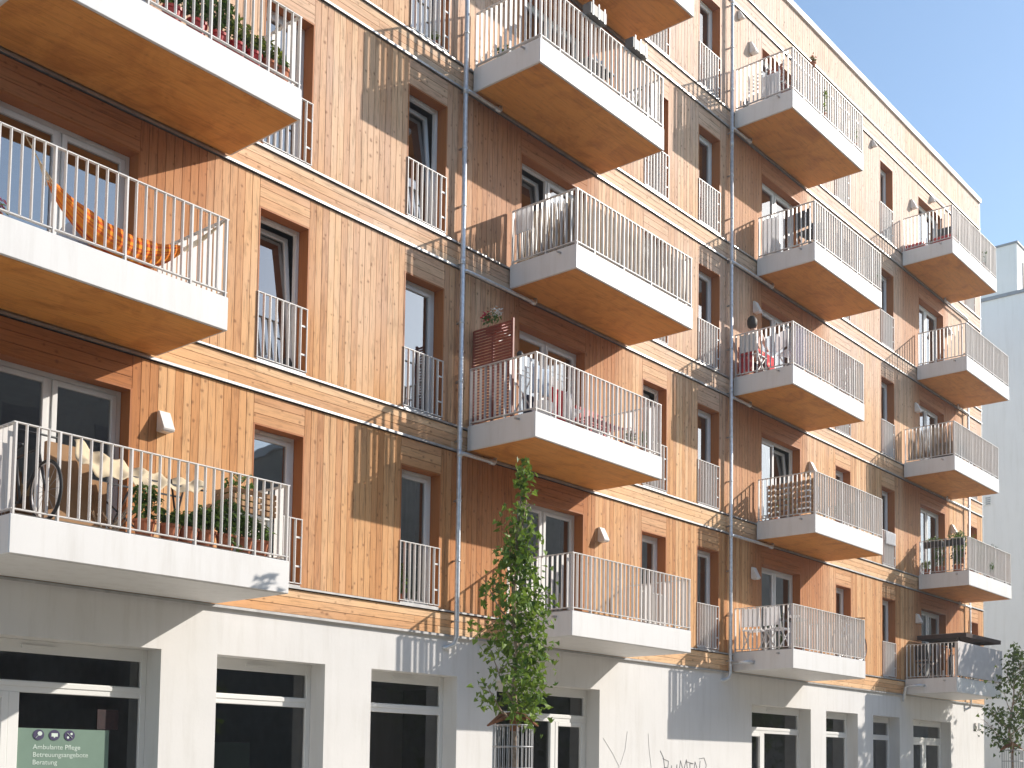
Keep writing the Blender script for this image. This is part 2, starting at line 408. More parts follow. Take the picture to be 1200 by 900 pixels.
for k in range(1, 7):
    Bn = MB(); fill_h(Bn, XL, XR, P[k] + .03, F[k] - .014, -.002, .026, pitch=.12)
    Bn.build('band_cladding', 'board_h', B)
    c = MB(); c.box(XL, XR, .028, .28, P[k] + .02, F[k] - .02); c.build('wall_core', 'dark_core', B)
    a = MB(); a.box(XL, XR, -.034, .027, F[k], F[k] + .010); a.box(XL, XR, -.038, -.034, F[k] - .006, F[k] + .020); a.build('flashing', 'flash', B)
    a = MB(); a.box(XL, XR, -.034, .027, P[k], P[k] + .010); a.box(XL, XR, -.038, -.034, P[k] - .010, P[k] + .024); a.build('flashing', 'flash', B)
pv = MB(); fill_v(pv, XL, XR, F[6] + .03, RT); pv.build('parapet_cladding', 'board_v', B)
c = MB(); c.box(XL, XR, .028, .30, F[6], RT); c.build('wall_core', 'dark_core', B)
c = MB(); c.box(XL, XR + .05, -.06, .42, RT, RT + .14); c.build('parapet_coping', 'panel', B)
c = MB(); c.box(XR, XR + .035, -.008, .32, P[1] + .03, RT); c.build('corner_trim', 'flash', B)
# end wall, back wall, roof
c = MB(); c.box(XR - .2, XR, .30, 12, 3.6, RT); c.box(XL, XL + .25, .30, 12, 0, RT); c.box(XL, XR, 12, 12.3, 0, RT); c.build('side_wall', 'plaster', B)
c = MB(); c.box(XL, XR, .30, 12, 19.1, 19.3); c.build('roof', 'grey_trim', B)
# rooms behind the glass
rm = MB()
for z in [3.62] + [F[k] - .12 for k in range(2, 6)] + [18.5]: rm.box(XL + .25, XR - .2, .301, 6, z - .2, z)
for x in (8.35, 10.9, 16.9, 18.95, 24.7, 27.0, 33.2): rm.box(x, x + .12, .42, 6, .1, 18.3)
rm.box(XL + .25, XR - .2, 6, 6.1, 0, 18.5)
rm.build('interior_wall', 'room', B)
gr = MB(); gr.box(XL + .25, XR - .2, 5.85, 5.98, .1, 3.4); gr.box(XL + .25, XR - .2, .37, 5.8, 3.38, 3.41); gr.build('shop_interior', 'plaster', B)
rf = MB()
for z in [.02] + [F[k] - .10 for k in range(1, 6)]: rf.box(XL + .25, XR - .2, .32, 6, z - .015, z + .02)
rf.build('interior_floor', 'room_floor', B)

# ground floor wall with openings
GO = [(5.36, 7.99), (8.75, 10.42), (11.23, 12.92), (13.79, 16.41), (21.55, 24.13), (24.87, 26.51), (27.36, 28.93), (29.79, 32.37)]
GH = 3.17
gw = MB(); a = XL
for (o0, o1) in GO + [(XR, XR)]:
    gw.box(a, o0, .02, .36, 0, P[1] - .001)
    if o1 > o0: gw.box(o0, o1, .02, .36, GH, P[1] - .001)
    a = o1
for i in (1, 2, 5, 6): gw.box(GO[i][0], GO[i][1], .02, .36, 0, .35)
gw.build('rendered_wall', 'plaster', B)
def frame_rect(mb, x0, x1, z0, z1, w, y0, y1, bottom=True):
    mb.box(x0, x0 + w, y0, y1, z0, z1); mb.box(x1 - w, x1, y0, y1, z0, z1)
    mb.box(x0 + w, x1 - w, y0, y1, z1 - w, z1)
    if bottom: mb.box(x0 + w, x1 - w, y0, y1, z0, z0 + w)
def shop(o, mull, zb):
    x0, x1 = o; y0, y1 = .33, .40
    f = MB(); w = .075
    f.box(x0, x0 + w, y0, y1, zb, GH); f.box(x1 - w, x1, y0, y1, zb, GH)
    f.box(x0 + w, x1 - w, y0, y1, GH - .15, GH); f.box(x0 + w, x1 - w, y0, y1, 2.565, 2.70); f.box(x0 + w, x1 - w, y0 - .012, y0, 2.63, 2.69)
    f.box(x0 + w, x1 - w, y0, y1, zb, zb + .08)
    for mx in mull: f.box(mx - .06, mx + .06, y0 - .006, y1, zb + .08, 2.565)
    fr = f.build('shop_window', 'frame', B, origin=(x0, .02, zb), bevel=.006)
    v = MB(); cx = (x0 + x1) / 2; v.box(cx - .2, cx + .2, y0 - .022, y0 - .001, GH - .10, GH - .06); v.build('trickle_vent', 'frame', fr, origin=(x0, .02, zb))
    xs = [x0 + w] + sorted(mull) + [x1 - w]
    p = MB(); p.poly([(x0 + w, .37, 2.70), (x1 - w, .37, 2.70), (x1 - w, .37, GH - .15), (x0 + w, .37, GH - .15)]); p.build('pane', 'shopglass', fr, origin=(x0, .02, zb))
    for i in range(len(xs) - 1):
        a = xs[i] + (.06 if i else 0); b = xs[i + 1] - (.06 if i < len(xs) - 2 else 0)
        isd = mull and (b - a) < 1.3
        if isd:
            s = MB(); frame_rect(s, a, b, zb + .08, 2.565, .075, y0 - .012, y1 - .01); s.build('door_sash', 'frame', fr, origin=(x0, .02, zb), bevel=.005); d = .075
        else: d = 0
        p = MB(); p.poly([(a + d, .372, zb + .08 + d), (b - d, .372, zb + .08 + d), (b - d, .372, 2.565 - d), (a + d, .372, 2.565 - d)]); p.build('pane', 'shopglass', fr, origin=(x0, .02, zb))
    return fr
for i, (o, mu) in enumerate(zip(GO, [[6.42], [], [], [15.50], [22.50], [], [], [32.0 - .85]])): shop(o, mu, .35 if i in (1, 2, 5, 6) else .02)

# timber storey windows and doors (prototypes with their origin at the foot of the opening)
def rail_bars(mb, x0, x1, y, z0, z1, pitch, depth_axis='y', bw=.010, bd=.044, skip=()):
    n = max(1, round((x1 - x0) / pitch)); p = (x1 - x0) / n
    for i in range(n + 1):
        if i in skip: continue
        x = x0 + i * p
        if depth_axis == 'y': mb.box(x - bw / 2, x + bw / 2, y - bd / 2, y + bd / 2, z0, z1)
        else: mb.box(y - bd / 2, y + bd / 2, x - bw / 2, x + bw / 2, z0, z1)
def proto_window(width, leaves, name):
    zt = HEAD - .05; x0, x1 = .02, width - .02; o = (0, 0, 0)
    f = MB(); w = .055
    f.box(x0, x0 + w, .20, .27, 0, zt + .03); f.box(x1 - w, x1, .20, .27, 0, zt + .03)
    f.box(x0 + w, x1 - w, .20, .27, zt - .06, zt + .03); f.box(x0 + w, x1 - w, .20, .27, 0, .05)
    if leaves == 2: f.box(width / 2 - .02, width / 2 + .02, .21, .27, .05, zt - .06)
    fr = f.build(name, 'frame', None, origin=o, bevel=.005)
    v = MB(); v.box(x1 - .55, x1 - .2, .185, .199, zt - .045, zt - .015); v.build('trickle_vent', 'frame', fr)
    segs = [(x0 + w + .004, x1 - w - .004)] if leaves == 1 else [(x0 + w + .004, width / 2 - .024), (width / 2 + .024, x1 - w - .004)]
    for a, b in segs:
        s = MB(); frame_rect(s, a, b, .055, zt - .065, .06, .192, .255); s.build('sash', 'frame', fr, origin=(0, .24, .06), bevel=.004)
        p = MB(); p.poly([(a + .06, .225, .115), (b - .06, .225, .115), (b - .06, .225, zt - .125), (a + .06, .225, zt - .125)]); p.build('pane', 'glass', fr, origin=(0, .24, .06))
    if leaves == 1:
        g = MB(); y = .0
        g.bar((.0, y, .93), (width, y, .93), .035, .012); g.bar((.0, y, .045), (width, y, .045), .035, .012)
        rail_bars(g, .012, width - .012, y, .045, .93, .098)
        for zz in (.28, .68): g.box(width - .10, width - .02, y - .006, y + .006, zz - .012, zz + .012)
        g.build('guard_rail', 'rail', fr)
    return fr
pw, pd = proto_window(WW, 1, 'window'), proto_window(DW, 2, 'balcony_door')
TILT = {(9.165, 2), (11.68, 3), (14.16, 3), (17.575, 2), (21.89, 2)}
CURT = {(11.68, 1), (21.89, 4), (30.30, 2), (30.30, 4), (14.16, 1), (17.575, 3), (25.33, 1), (25.33, 2)}
firstw = firstd = True
for k in range(1, 6):
    for x in WINS + DOORS:
        isd = x in DOORS; src = pd if isd else pw
        fst = firstd if isd else firstw
        loc = (x, 0, F[k] + .03)
        if fst:
            src.parent = B; src.location = Vector(loc) - Vector(WL[B.name]); o = src; WL[o.name] = loc
            if isd: firstd = False
            else: firstw = False
        else: o = copy_tree(src, B, loc)
        if (x, k) in TILT:
            sash = [c for c in o.children if c.name.startswith('sash') or c.name.startswith('pane')]
            n = len(sash) // 2; pick = sash if n == 1 else [c for c in sash if ((c.data.vertices[0].co.x < DW / 2) == (x != 21.89))]
            for c in pick: c.rotation_euler.x = -R(5.5)
        if (x, k) in CURT:
            cu = MB(); wdt = (DW if isd else WW); c0, c1 = x + .06, x + .06 + (.5 if isd else .34)
            if (x, k) in {(11.68, 1), (14.16, 1)}: c0, c1 = x + .07, x + wdt - .08
            n = 22; base = len(cu.v)
            for i in range(n + 1):
                t = i / n; yy = .50 + .03 * math.sin(i * 1.9)
                cu.v += [(c0 + (c1 - c0) * t, yy, F[k] + .08), (c0 + (c1 - c0) * t, yy, F[k] + 2.1)]
            for i in range(n): cu.f.append((2 * i, 2 * i + 2, 2 * i + 3, 2 * i + 1))
            cu.build('curtain', 'curtain', o, smooth=True)

# balconies ---------------------------------------------------------
def make_balcony(wooden):
    zb, zt = -.396, 0.0     # origin: back left top corner of the slab
    s = MB(); s.box(0, BW, -BD, -.04, zb, zt)
    sl = s.build('balcony', 'panel', None, origin=(0, 0, 0), bevel=.008)
    t = MB(); t.box(.05, BW - .05, -BD + .05, -.05, zt + .001, zt + .02); t.build('balcony_floor', 'slab_top', sl)
    q = MB(); q.box(.035, BW - .035, -BD + .035, -.045, zb - .006, zb - .0005); q.build('soffit', 'soffit' if wooden else 'panel', sl)
    g = MB(); yi = -BD + .03; z0, z1 = .055, .925
    for z in (z0, z1):
        hh = .012
        g.box(.01, BW - .01, yi - .022, yi + .022, z - hh / 2, z + hh / 2)
        g.box(.012, .056, yi + .022, -.06, z - hh / 2, z + hh / 2); g.box(BW - .056, BW - .012, yi + .022, -.06, z - hh / 2, z + hh / 2)
    fp = (BW - .068) / 29; post = (0, 4, 11, 18, 25, 29)
    rail_bars(g, .034, BW - .034, yi, z0, z1, fp, skip=post)
    for i in post: x = .034 + i * fp; g.box(x - .009, x + .009, yi - .026, yi + .026, -.05, z1 - .007)
    sp = (-.075 - yi) / 13
    for sx in (.034, BW - .034):
        rail_bars(g, yi, -.075, sx, z0, z1, sp, 'x', skip=(0, 6, 13))
        for i in (6, 13): y = yi + i * sp; g.box(sx - .026, sx + .026, y - .009, y + .009, -.05, z1 - .007)
    g.build('railing', 'rail', sl)
    d = MB(); d.tube([(.0, -1.17, -.075), (-.10, -1.17, -.085)], .017, 10); d.build('overflow_spout', 'steel', sl, smooth=False)
    return sl
pb_w, pb_p = make_balcony(True), make_balcony(False)
used = {True: False, False: False}
BALC = {}
for k in range(1, 6):
    for c in 'ABCD':
        if c == 'A' and k == 5: continue
        x = OX[(c, k % 2)]; loc = (x, 0, F[k] + .049); wd = k > 1; src = pb_w if wd else pb_p
        if not used[wd]:
            used[wd] = True; o = src; o.parent = B; o.location = Vector(loc) - Vector(WL[B.name]); WL[o.name] = loc
        else: o = copy_tree(src, B, loc)
        BALC[(c, k)] = loc

# rainwater pipes ----------------------------------------------------
for x, ztop in ((12.76, 19.4), (20.51, 19.4), (33.58, 15.4)):
    p = MB(); r = .038 if x < 33 else .034; y = -.11
    pts = [(x, y, ztop), (x, y, 3.78), (x - .01, y + .03, 3.66), (x - .10, y + .11, 3.60), (x - .16, .05, 3.60)]
    p.tube(pts, r, 14)
    for z in [4.0 + .95 * i for i in range(17)]:
        if z < ztop - .3: p.tube([(x, y, z), (x, y, z + .03)], r * 1.16, 14)
    for z in (6.6, 9.7, 12.5, 15.1, 18.3):
        if z < ztop: p.tube([(x, y, z), (x, y, z + .12)], r * 1.12, 14)
    pp = p.build('drainpipe', 'galv', B, smooth=True)
    for z in [4.0 + .95 * i for i in range(16 if ztop > 16 else 12)]:
        b = MB(); b.box(x - .01, x + .01, y + r, .0, z, z + .03); b.build('pipe_bracket', 'steel', pp)
PX0 = {'A': None, 'B': 12.76, 'C': 20.51, 'D': 33.58}
for (c, k), (x, _, z) in BALC.items():
    if c == 'A' or k == 1: continue
    xp = PX0[c]; zz = z - .396 - .09; xe = x + .55 if xp < x else x + BW - .5
    b = MB(); sgn = 1 if xe > xp else -1
    b.tube([(xp, -.12, zz - .04), (xp + sgn * .06, -.12, zz), (xe - sgn * .04, -.12, zz + .005), (xe, -.12, zz + .03), (xe, -.12, zz + .085)], .032, 10)
    b.tube([(xe - sgn * .12, -.12, zz), (xe - sgn * .02, -.12, zz)], .042, 10)
    b.build('branch_pipe', 'galv', B, smooth=True)
for (xp, xe, zz) in ((20.51, 20.70, 3.98), (29.0, 29.15, 4.02)):
    b = MB()
    if xp < 21: b.tube([(xp, -.13, zz), (xp + .04, -.5, zz), (xe, -.56, zz)], .04, 10)
    else: b.tube([(xp, -.05, 3.6), (xp, -.12, zz - .04), (xp + .0, -.16, zz), (xp, -.55, zz), (xe + .03, -.6, zz)], .038, 10)
    b.build('branch_pipe', 'galv', B, smooth=True)

# small fittings on the render
v = MB(); v.box(34.15, 34.30, -.04, .02, 3.02, 3.22); tag(v.build('wall_box', 'lamp'), 'left one of two small grey boxes on the white wall near the building corner', 'wall box', 'small boxes on the far white wall')
v = MB(); v.box(34.46, 34.58, -.04, .02, 3.05, 3.23); tag(v.build('wall_box', 'galv'), 'right one of two small grey boxes on the white wall near the building corner', 'wall box', 'small boxes on the far white wall')
v = MB(); v.tube([(13.41, .015, 3.62), (13.41, -.012, 3.62)], .05, 16); tag(v.build('cover_plate', 'lamp'), 'small round pale cover plate on the shaded white wall beside the drainpipe foot', 'cover plate')

# wall lamps ---------------------------------------------------------
LN = {1: 'first', 2: 'second', 3: 'third', 4: 'fourth', 5: 'top'}
def wall_lamp(x, z, label, first=[None]):
    if first[0] is None:
        r = empty('wall_lamp', (x, 0, z))
        m = MB(); w = .075
        pr = [(-.004, .13), (-.05, .13), (-.17, -.10), (-.155, -.13), (-.004, -.13)]
        for sx in (-1, 1): m.v += [(sx * w + x, p, q + z) for p, q in pr]
        m.f += [(4, 3, 2, 1, 0), (5, 6, 7, 8, 9)] + [(i, (i + 1) % 5, 5 + (i + 1) % 5, 5 + i) for i in range(5)]
        m.build('lamp_shade', 'lamp', r, bevel=.006)
        g = MB(); g.box(x - .055, x + .055, -.145, -.02, z - .138, z - .131); g.build('diffuser', 'frame', r)
        first[0] = r
    else: r = copy_tree(first[0], None, (x, 0, z))
    if z > 18: r.scale = (.7, .8, .7)
    tag(r, label, 'wall lamp', 'white wedge wall lamps on the timber facade')
for x, z, lb in [(7.89, 5.97, 'white wedge wall lamp on timber wall above the balcony with bicycle and canvas'),
                 (16.35, 5.985, 'white wedge wall lamp on orange timber right of the door behind the tree top'),
                 (21.54, 6.01, 'white wedge wall lamp in shade above two folding chairs'),
                 (24.07, 8.89, 'white wedge wall lamp above the balcony screened with wooden pallet slats'),
                 (21.60, 11.94, 'white wedge wall lamp in shade above the seated person on the balcony'),
                 (21.44, 17.80, 'pale wedge wall lamp beside the open top-floor door left of the leafy vine'),
                 (30.0, 5.944, 'white wedge wall lamp in shade left of the dark brown parasol'),
                 (32.50, 8.871, 'white wedge wall lamp above the balcony overgrown with plants'),
                 (30.04, 11.87, 'white wedge wall lamp above the brown reed screened balcony at the far end'),
                 (32.31, 14.77, 'wedge wall lamp seen through plain railings of the far balcony beside the thin pipe'),
                 (27.43, 18.30, 'lit wedge lamp high under the roof band between the two top-floor balconies'),
                 (31.2, 18.33, 'wedge lamp under the roof band above the far top-floor balcony door'),
                 (29.86, 17.63, 'wedge wall lamp left of the door on the far top-floor balcony'),
                 (20.95, 18.30, 'small dark wedge lamp at the roof band beside the second drainpipe')]:
    wall_lamp(x, z, lb)

# ------------------------------------------------------------------ plants and pots
def blob_leaves(mb, c, rx, ry, rz, n, size, rg, lobes=False):
    for _ in range(n):
        while True:
            a, b, d = rg.uniform(-1, 1), rg.uniform(-1, 1), rg.uniform(-1, 1)
            if a * a + b * b + d * d < 1: break
        mb.leaf((c[0] + a * rx, c[1] + b * ry, c[2] + d * rz), size * rg.uniform(.6, 1.2), rg, lobes)
def potted(x, y, z, h, w, label, pot='terra', leaf='leaf2', ph=.22, pr=.12, n=160, size=.10, petals=None, group=None, trail=None, cat='potted plant'):
    rg = random.Random(int(x * 1000 + z * 77))
    r = empty('potted_plant', (x, y, z), label, cat, group); n = int(n * 1.4)
    if ph:
        p = MB(); p.lathe([(0.0, 0), (pr * .72, 0), (pr * .95, ph * .86), (pr * 1.08, ph * .86), (pr * 1.08, ph), (pr * .92, ph), (pr * .9, ph * .9), (0, ph * .9)], (x, y, z), 18); p.build('pot', pot, r, smooth=False)
    m = MB(); st = MB()
    for i in range(7):
        a = rg.uniform(0, 6.28); e = (x + math.cos(a) * w * .6, y + math.sin(a) * w * .5, z + ph + h * rg.uniform(.6, .95))
        st.tube([(x, y, z + ph * .9), (x + (e[0] - x) * .4, y + (e[1] - y) * .4, z + ph + h * .4), e], .005, 4)
    blob_leaves(m, (x, y, z + ph + h * .5), w, w * .7, h * .52, n, size, rg)
    if trail:
        for i in range(40): m.leaf((x + trail * i / 40 * .4 + rg.uniform(-.05, .05), y - .12 + rg.uniform(-.04, .04), z + ph - i * .012), size * .8, rg, False)
    st.build('stem', 'leaf2', r); m.build('foliage', leaf, r)
    if petals:
        q = MB()
        for i in range(30): q.leaf((x + rg.uniform(-w, w) * .9, y + rg.uniform(-w, w) * .6, z + ph + h * rg.uniform(.5, 1.1)), size * .9, rg, False)
        q.build('blossom', petals, r)
    return r

# balcony A, first floor
zA1 = F[1] + .07
def bicycle(o, yaw, label, cols='black', s=1.0, tyre='rubber'):
    r = empty('bicycle', o, label, 'bicycle', None)
    x, y, z = o; RW = .335
    def Q(a, h, t=0): return (x + a * s, y + t * s, z + h * s)
    for a in (-.52, .52):
        w = MB(); w.torus(Q(a, RW), (0, 1, 0), RW * s, .017, 32, 6); wh = w.build('wheel', tyre, r, smooth=True)
        q = MB(); q.torus(Q(a, RW), (0, 1, 0), (RW - .025) * s, .009, 32, 5)
        for i in range(14):
            t = i * math.pi / 7; q.tube([Q(a, RW), Q(a + math.cos(t) * (RW - .03), RW + math.sin(t) * (RW - .03))], .0022, 4)
        q.build('rim', 'steel', wh)
    f = MB(); bb, seat, head, hd2 = Q(-.06, .28), Q(-.2, .80), Q(.33, .85), Q(.36, .72)
    for a, b in ((bb, seat), (seat, head), (bb, hd2), (head, hd2), (seat, Q(-.52, RW)), (bb, Q(-.52, RW)), (hd2, Q(.52, RW))): f.tube([a, b], .015, 8)
    f.build('frame', cols, r, smooth=True)
    h = MB(); h.tube([head, Q(.31, 1.0)], .012, 8); h.tube([Q(.22, .98, -.28), Q(.33, 1.0, -.2), Q(.31, 1.01, 0), Q(.33, 1.0, .2), Q(.22, .98, .28)], .012, 8); h.build('handlebar', 'black', r, smooth=True)
    sd = MB(); sd.tube([seat, Q(-.22, .93)], .012, 8); sd.tube([Q(-.34, .95), Q(-.22, .955), Q(-.06, .95)], [.06, .05, .015], 10); sd.build('saddle', 'black', r, smooth=True)
    r.rotation_euler.z = R(yaw)
    return r
bicycle((5.90, -.82, zA1), -90, 'dark bicycle parked upright behind the corner railing beside the brown cardboard', s=.93)
# cardboard sheets, canvas, crate
c = MB(); c.box(6.22, 6.72, -.62, -.56, zA1, zA1 + 1.02); c.box(6.30, 6.95, -.52, -.47, zA1, zA1 + .72)
tag(c.build('cardboard_sheet', 'card'), 'tall brown cardboard sheets standing between the bicycle and the canvas', 'cardboard')
def sag_sheet(name, mat, A, Bp, C2, D2, sag, nu=26, nv=10, wave=.02, label='', cat='cloth', seed=1, uvs=False, thick=.004, parent=None):
    m = MB(); rg = random.Random(seed); uv = []
    A, Bp, C2, D2 = map(Vector, (A, Bp, C2, D2)); ph = [rg.uniform(0, 6) for _ in range(6)]
    for i in range(nu + 1):
        u = i / nu
        for j in range(nv + 1):
            w = j / nv; p = A.lerp(Bp, u).lerp(D2.lerp(C2, u), w)
            p = p + Vector((0, 0, -sag * 4 * u * (1 - u) - wave * math.sin(u * 19 + ph[0] + w * 3) * math.sin(w * 4 + ph[1]) - wave * .7 * math.sin(u * 41 + ph[2])))
            p.y += wave * math.sin(u * 23 + ph[3] + w * 7)
            m.v.append(tuple(p)); uv.append((u, w))
    for i in range(nu):
        for j in range(nv): a = i * (nv + 1) + j; m.f.append((a, a + 1, a + nv + 2, a + nv + 1))
    if uvs: m.uv = uv
    ob = m.build(name, mat, parent, smooth=True)
    so = ob.modifiers.new('Thickness', 'SOLIDIFY'); so.thickness = thick
    if label: tag(ob, label, cat)
    return ob
sag_sheet('canvas_sheet', 'cream', (6.42, -.78, 5.30), (7.93, -.78, 5.13), (7.93, -.98, 4.99), (6.35, -1.08, 4.94), .085, wave=.034, nu=60, label='cream canvas sheet slung in sagging folds above the terracotta pots', cat='canvas', seed=3)
st = MB()
for a, b in (((6.75, -.9, zA1), (7.35, -.3, 5.0)), ((7.35, -.9, zA1), (6.75, -.3, 5.0)), ((7.5, -.9, zA1), (7.95, -.4, 5.05)), ((7.95, -.4, zA1), (7.5, -.9, 5.05))): st.bar(a, b, .02, .02)
st.bar((6.75, -.9, 4.98), (7.95, -.9, 5.0), .02); st.bar((6.75, -.3, 5.0), (7.95, -.35, 5.0), .02)
tag(st.build('folding_rack', 'black'), 'thin dark crossed folding rack under the cream canvas', 'rack')
def crate(x0, x1, y0, y1, z0, z1, label):
    r = empty('wooden_crate', ((x0 + x1) / 2, (y0 + y1) / 2, z0), label, 'crate')
    n = 4; h = (z1 - z0) / n; m = MB()
    for i in range(n):
        a, b = z0 + i * h + .006, z0 + (i + 1) * h - .012
        m.box(x0, x1, y0, y0 + .012, a, b); m.box(x0, x1, y1 - .012, y1, a, b); m.box(x0, x0 + .012, y0 + .013, y1 - .013, a, b); m.box(x1 - .012, x1, y0 + .013, y1 - .013, a, b)
    m.build('slat_side', 'pallet', r)
    q = MB()
    for x in (x0 + .014, x1 - .044):
        for y in (y0 + .014, y1 - .044): q.box(x, x + .03, y, y + .03, z0, z1)
    q.box(x0 + .014, x1 - .014, y0 + .014, y1 - .014, z0 + .002, z0 + .012); q.build('corner_post', 'pallet', r)
    return r
crate(8.02, 8.62, -1.32, -.92, 4.74, 5.03, 'slatted wooden crate raised on a white stool at the right railing end')
s = MB(); s.box(8.06, 8.58, -1.30, -.94, 4.705, 4.735)
for x in (8.08, 8.53):
    for y in (-1.28, -.99): s.box(x, x + .04, y, y + .04, zA1, 4.705)
tag(s.build('stool', 'frame'), 'white square stool carrying the slatted wooden crate', 'stool')
potted(8.25, -1.1, 4.77, .42, .22, 'blue-green plant growing out of the slatted crate', ph=.08, pr=.1, n=90, size=.09)
for i, (x, h, w, lb, n, tr) in enumerate([(6.98, .42, .16, 'terracotta pot with tall narrow green plant below the canvas', 130, None), (7.28, .16, .14, 'low plant in terracotta pot left of the bushy plants', 70, None), (7.50, .20, .16, 'small bushy plant in terracotta pot below the canvas end', 90, None),
                              (7.72, .30, .18, 'broad leafy plant in terracotta pot halfway along the lower railing', 150, None), (7.98, .42, .20, 'dense dark green bush trailing over the slab edge below the crate', 200, .4), (8.22, .36, .16, 'upright green plant in terracotta pot under the white stool front', 130, None), (8.44, .22, .12, 'loose leafy plant in small terracotta pot near the railing end', 70, None)]):
    potted(x, -1.28, zA1, h, w, lb, n=n, pr=.115, ph=.20, trail=tr, group='potted plants on the lower left balcony')
rk = MB()
rg = random.Random(5)
for i in range(16):
    a = rg.uniform(0, 6.28); rk.tube([(6.62 + rg.uniform(-.08, .08), -1.2, zA1), (6.62 + math.cos(a) * .22, -1.2 + math.sin(a) * .1, zA1 + rg.uniform(.18, .34))], [.014, .004], 5)
tag(rk.build('driftwood', 'reed'), 'pale bundle of dry driftwood twigs left of the terracotta pots', 'driftwood')
potted(9.55, -.01 + .1, F[1] + .05, .16, .1, 'little plant in terracotta pot on the sill behind the guard rail', ph=.12, pr=.07, n=40, size=.07)
# balcony A, second floor: hammock
zA2 = F[2] + .07
H = empty('hammock', (6.6, -1.36, zA2), 'orange and yellow striped hammock slung along the white railing', 'hammock')
rp = [(5.50, -1.43, 8.07), (5.62, -1.40, 7.93), (5.80, -1.37, 7.77)]
sag_sheet('hammock_cloth', 'hammock', (5.80, -1.36, 7.76), (7.30, -1.34, 7.60), (7.30, -1.28, 7.57), (5.80, -1.24, 7.74), .10, wave=.012, uvs=True, parent=H, seed=8)
hm = MB(); uv = []
nu, nv = 30, 12
for i in range(nu + 1):
    u = i / nu; x = 5.80 + 1.52 * u; zc = 7.76 - .30 * math.sin(math.pi * min(1, u * 1.02)) ** .8 - .17 * u; wd = .035 + .20 * math.sin(math.pi * u) ** .7
    for j in range(nv + 1):
        a = (j / nv - .5) * math.pi * 1.25; hm.v.append((x, -1.30 + math.sin(a) * wd * .55, zc - math.cos(a) * wd + .04 + .008 * math.sin(j * 2.1 + i))); uv.append((u, j / nv))
for i in range(nu):
    for j in range(nv): a = i * (nv + 1) + j; hm.f.append((a, a + 1, a + nv + 2, a + nv + 1))
hm.uv = uv; ob = hm.build('hammock_bed', 'hammock', H, smooth=True); ob.modifiers.new('Thickness', 'SOLIDIFY').thickness = .004
rr = MB()
for j in range(5):
    d = (j - 2) * .012
    rr.tube([(5.50, -1.44, 8.08), (5.66, -1.40 + d, 7.90 + d), (5.82, -1.32 + d * 4, 7.73 + d)], .006, 5)
    rr.tube([(7.30, -1.31 + d * 4, 7.58 + d), (7.5, -1.36 + d * 2, 7.78 + d), (7.74, -1.44, 8.07)], .005, 5)
rr.build('hammock_rope', 'cream', H)
for nmx in ('hammock_cloth',):
    pass
bpy.data.objects.remove(bpy.data.objects['hammock_cloth'])
sh = MB(); sh.tube([(7.52, -1.2, zA2 + .04), (7.64, -1.15, zA2 + .06), (7.72, -1.12, zA2 + .04)], [.035, .05, .03], 8); tag(sh.build('shoe', 'terra', smooth=True), 'brown shoe on the balcony floor under the hammock end', 'shoe')
bg = MB(); bg.lathe([(0, 0), (.16, 0), (.19, .12), (.15, .30), (.05, .42), (.07, .46), (0, .46)], (6.25, -1.0, zA2), 12); tag(bg.build('bag', 'paleblue', smooth=True), 'pale grey-blue bag standing beside the door under the hammock', 'bag')
potted(5.35, -1.1, zA2, .14, .12, 'small reddish plant at the left end of the hammock balcony', ph=.14, pr=.1, n=50, petals='petal_pink', size=.07)
ba = MB(); ba.tube([(9.35, .10, F[2] + .10), (9.42, .12, F[2] + .14), (9.50, .1, F[2] + .09)], [.03, .06, .03], 8); tag(ba.build('cloth_heap', 'paleblue', smooth=True), 'crumpled pale blue cloth on the sill behind the guard rail', 'cloth')
b2 = MB(); b2.lathe([(0, 0), (.06, 0), (.07, .1), (.04, .17), (0, .18)], (9.72, .08, F[2] + .05), 10); tag(b2.build('vase', 'black', smooth=True), 'small black vase on the sill behind the guard rail', 'vase')
# balcony A, third floor: red pots
zA3 = F[3] + .07
for x, h, w, n, lb, pt, lf in [(6.75, .34, .16, 100, 'bushy dark plant in grey pot at the left of the red pots', 'steel', 'leaf2'), (7.12, .50, .19, 180, 'tall dark green plant in red pot leftmost of the red row', 'redplas', 'leaf2'), (7.42, .56, .20, 210, 'tallest dense green plant in red pot above the white slab', 'redplas', 'leaf2'),
                         (7.70, .50, .19, 190, 'dark bushy plant in bright red pot in the middle of the row', 'redplas', 'leaf2'), (7.94, .34, .17, 110, 'light green plant with loose leaves in red pot', 'redplas', 'leaf3'),
                         (8.16, .24, .15, 100, 'low bright green plant in dark red pot', 'red', 'leaf3'), (8.38, .26, .15, 100, 'bright yellow-green plant in orange pot near the railing end', 'terra', 'leaf3'), (8.56, .16, .10, 60, 'small fresh green plant in terracotta pot in the railing corner', 'terra', 'leaf2')]:
    potted(x, -1.26, zA3, h, w, lb, pot=pt, leaf=lf, n=n, pr=.11, ph=.24, group='potted plants on the upper left balcony')

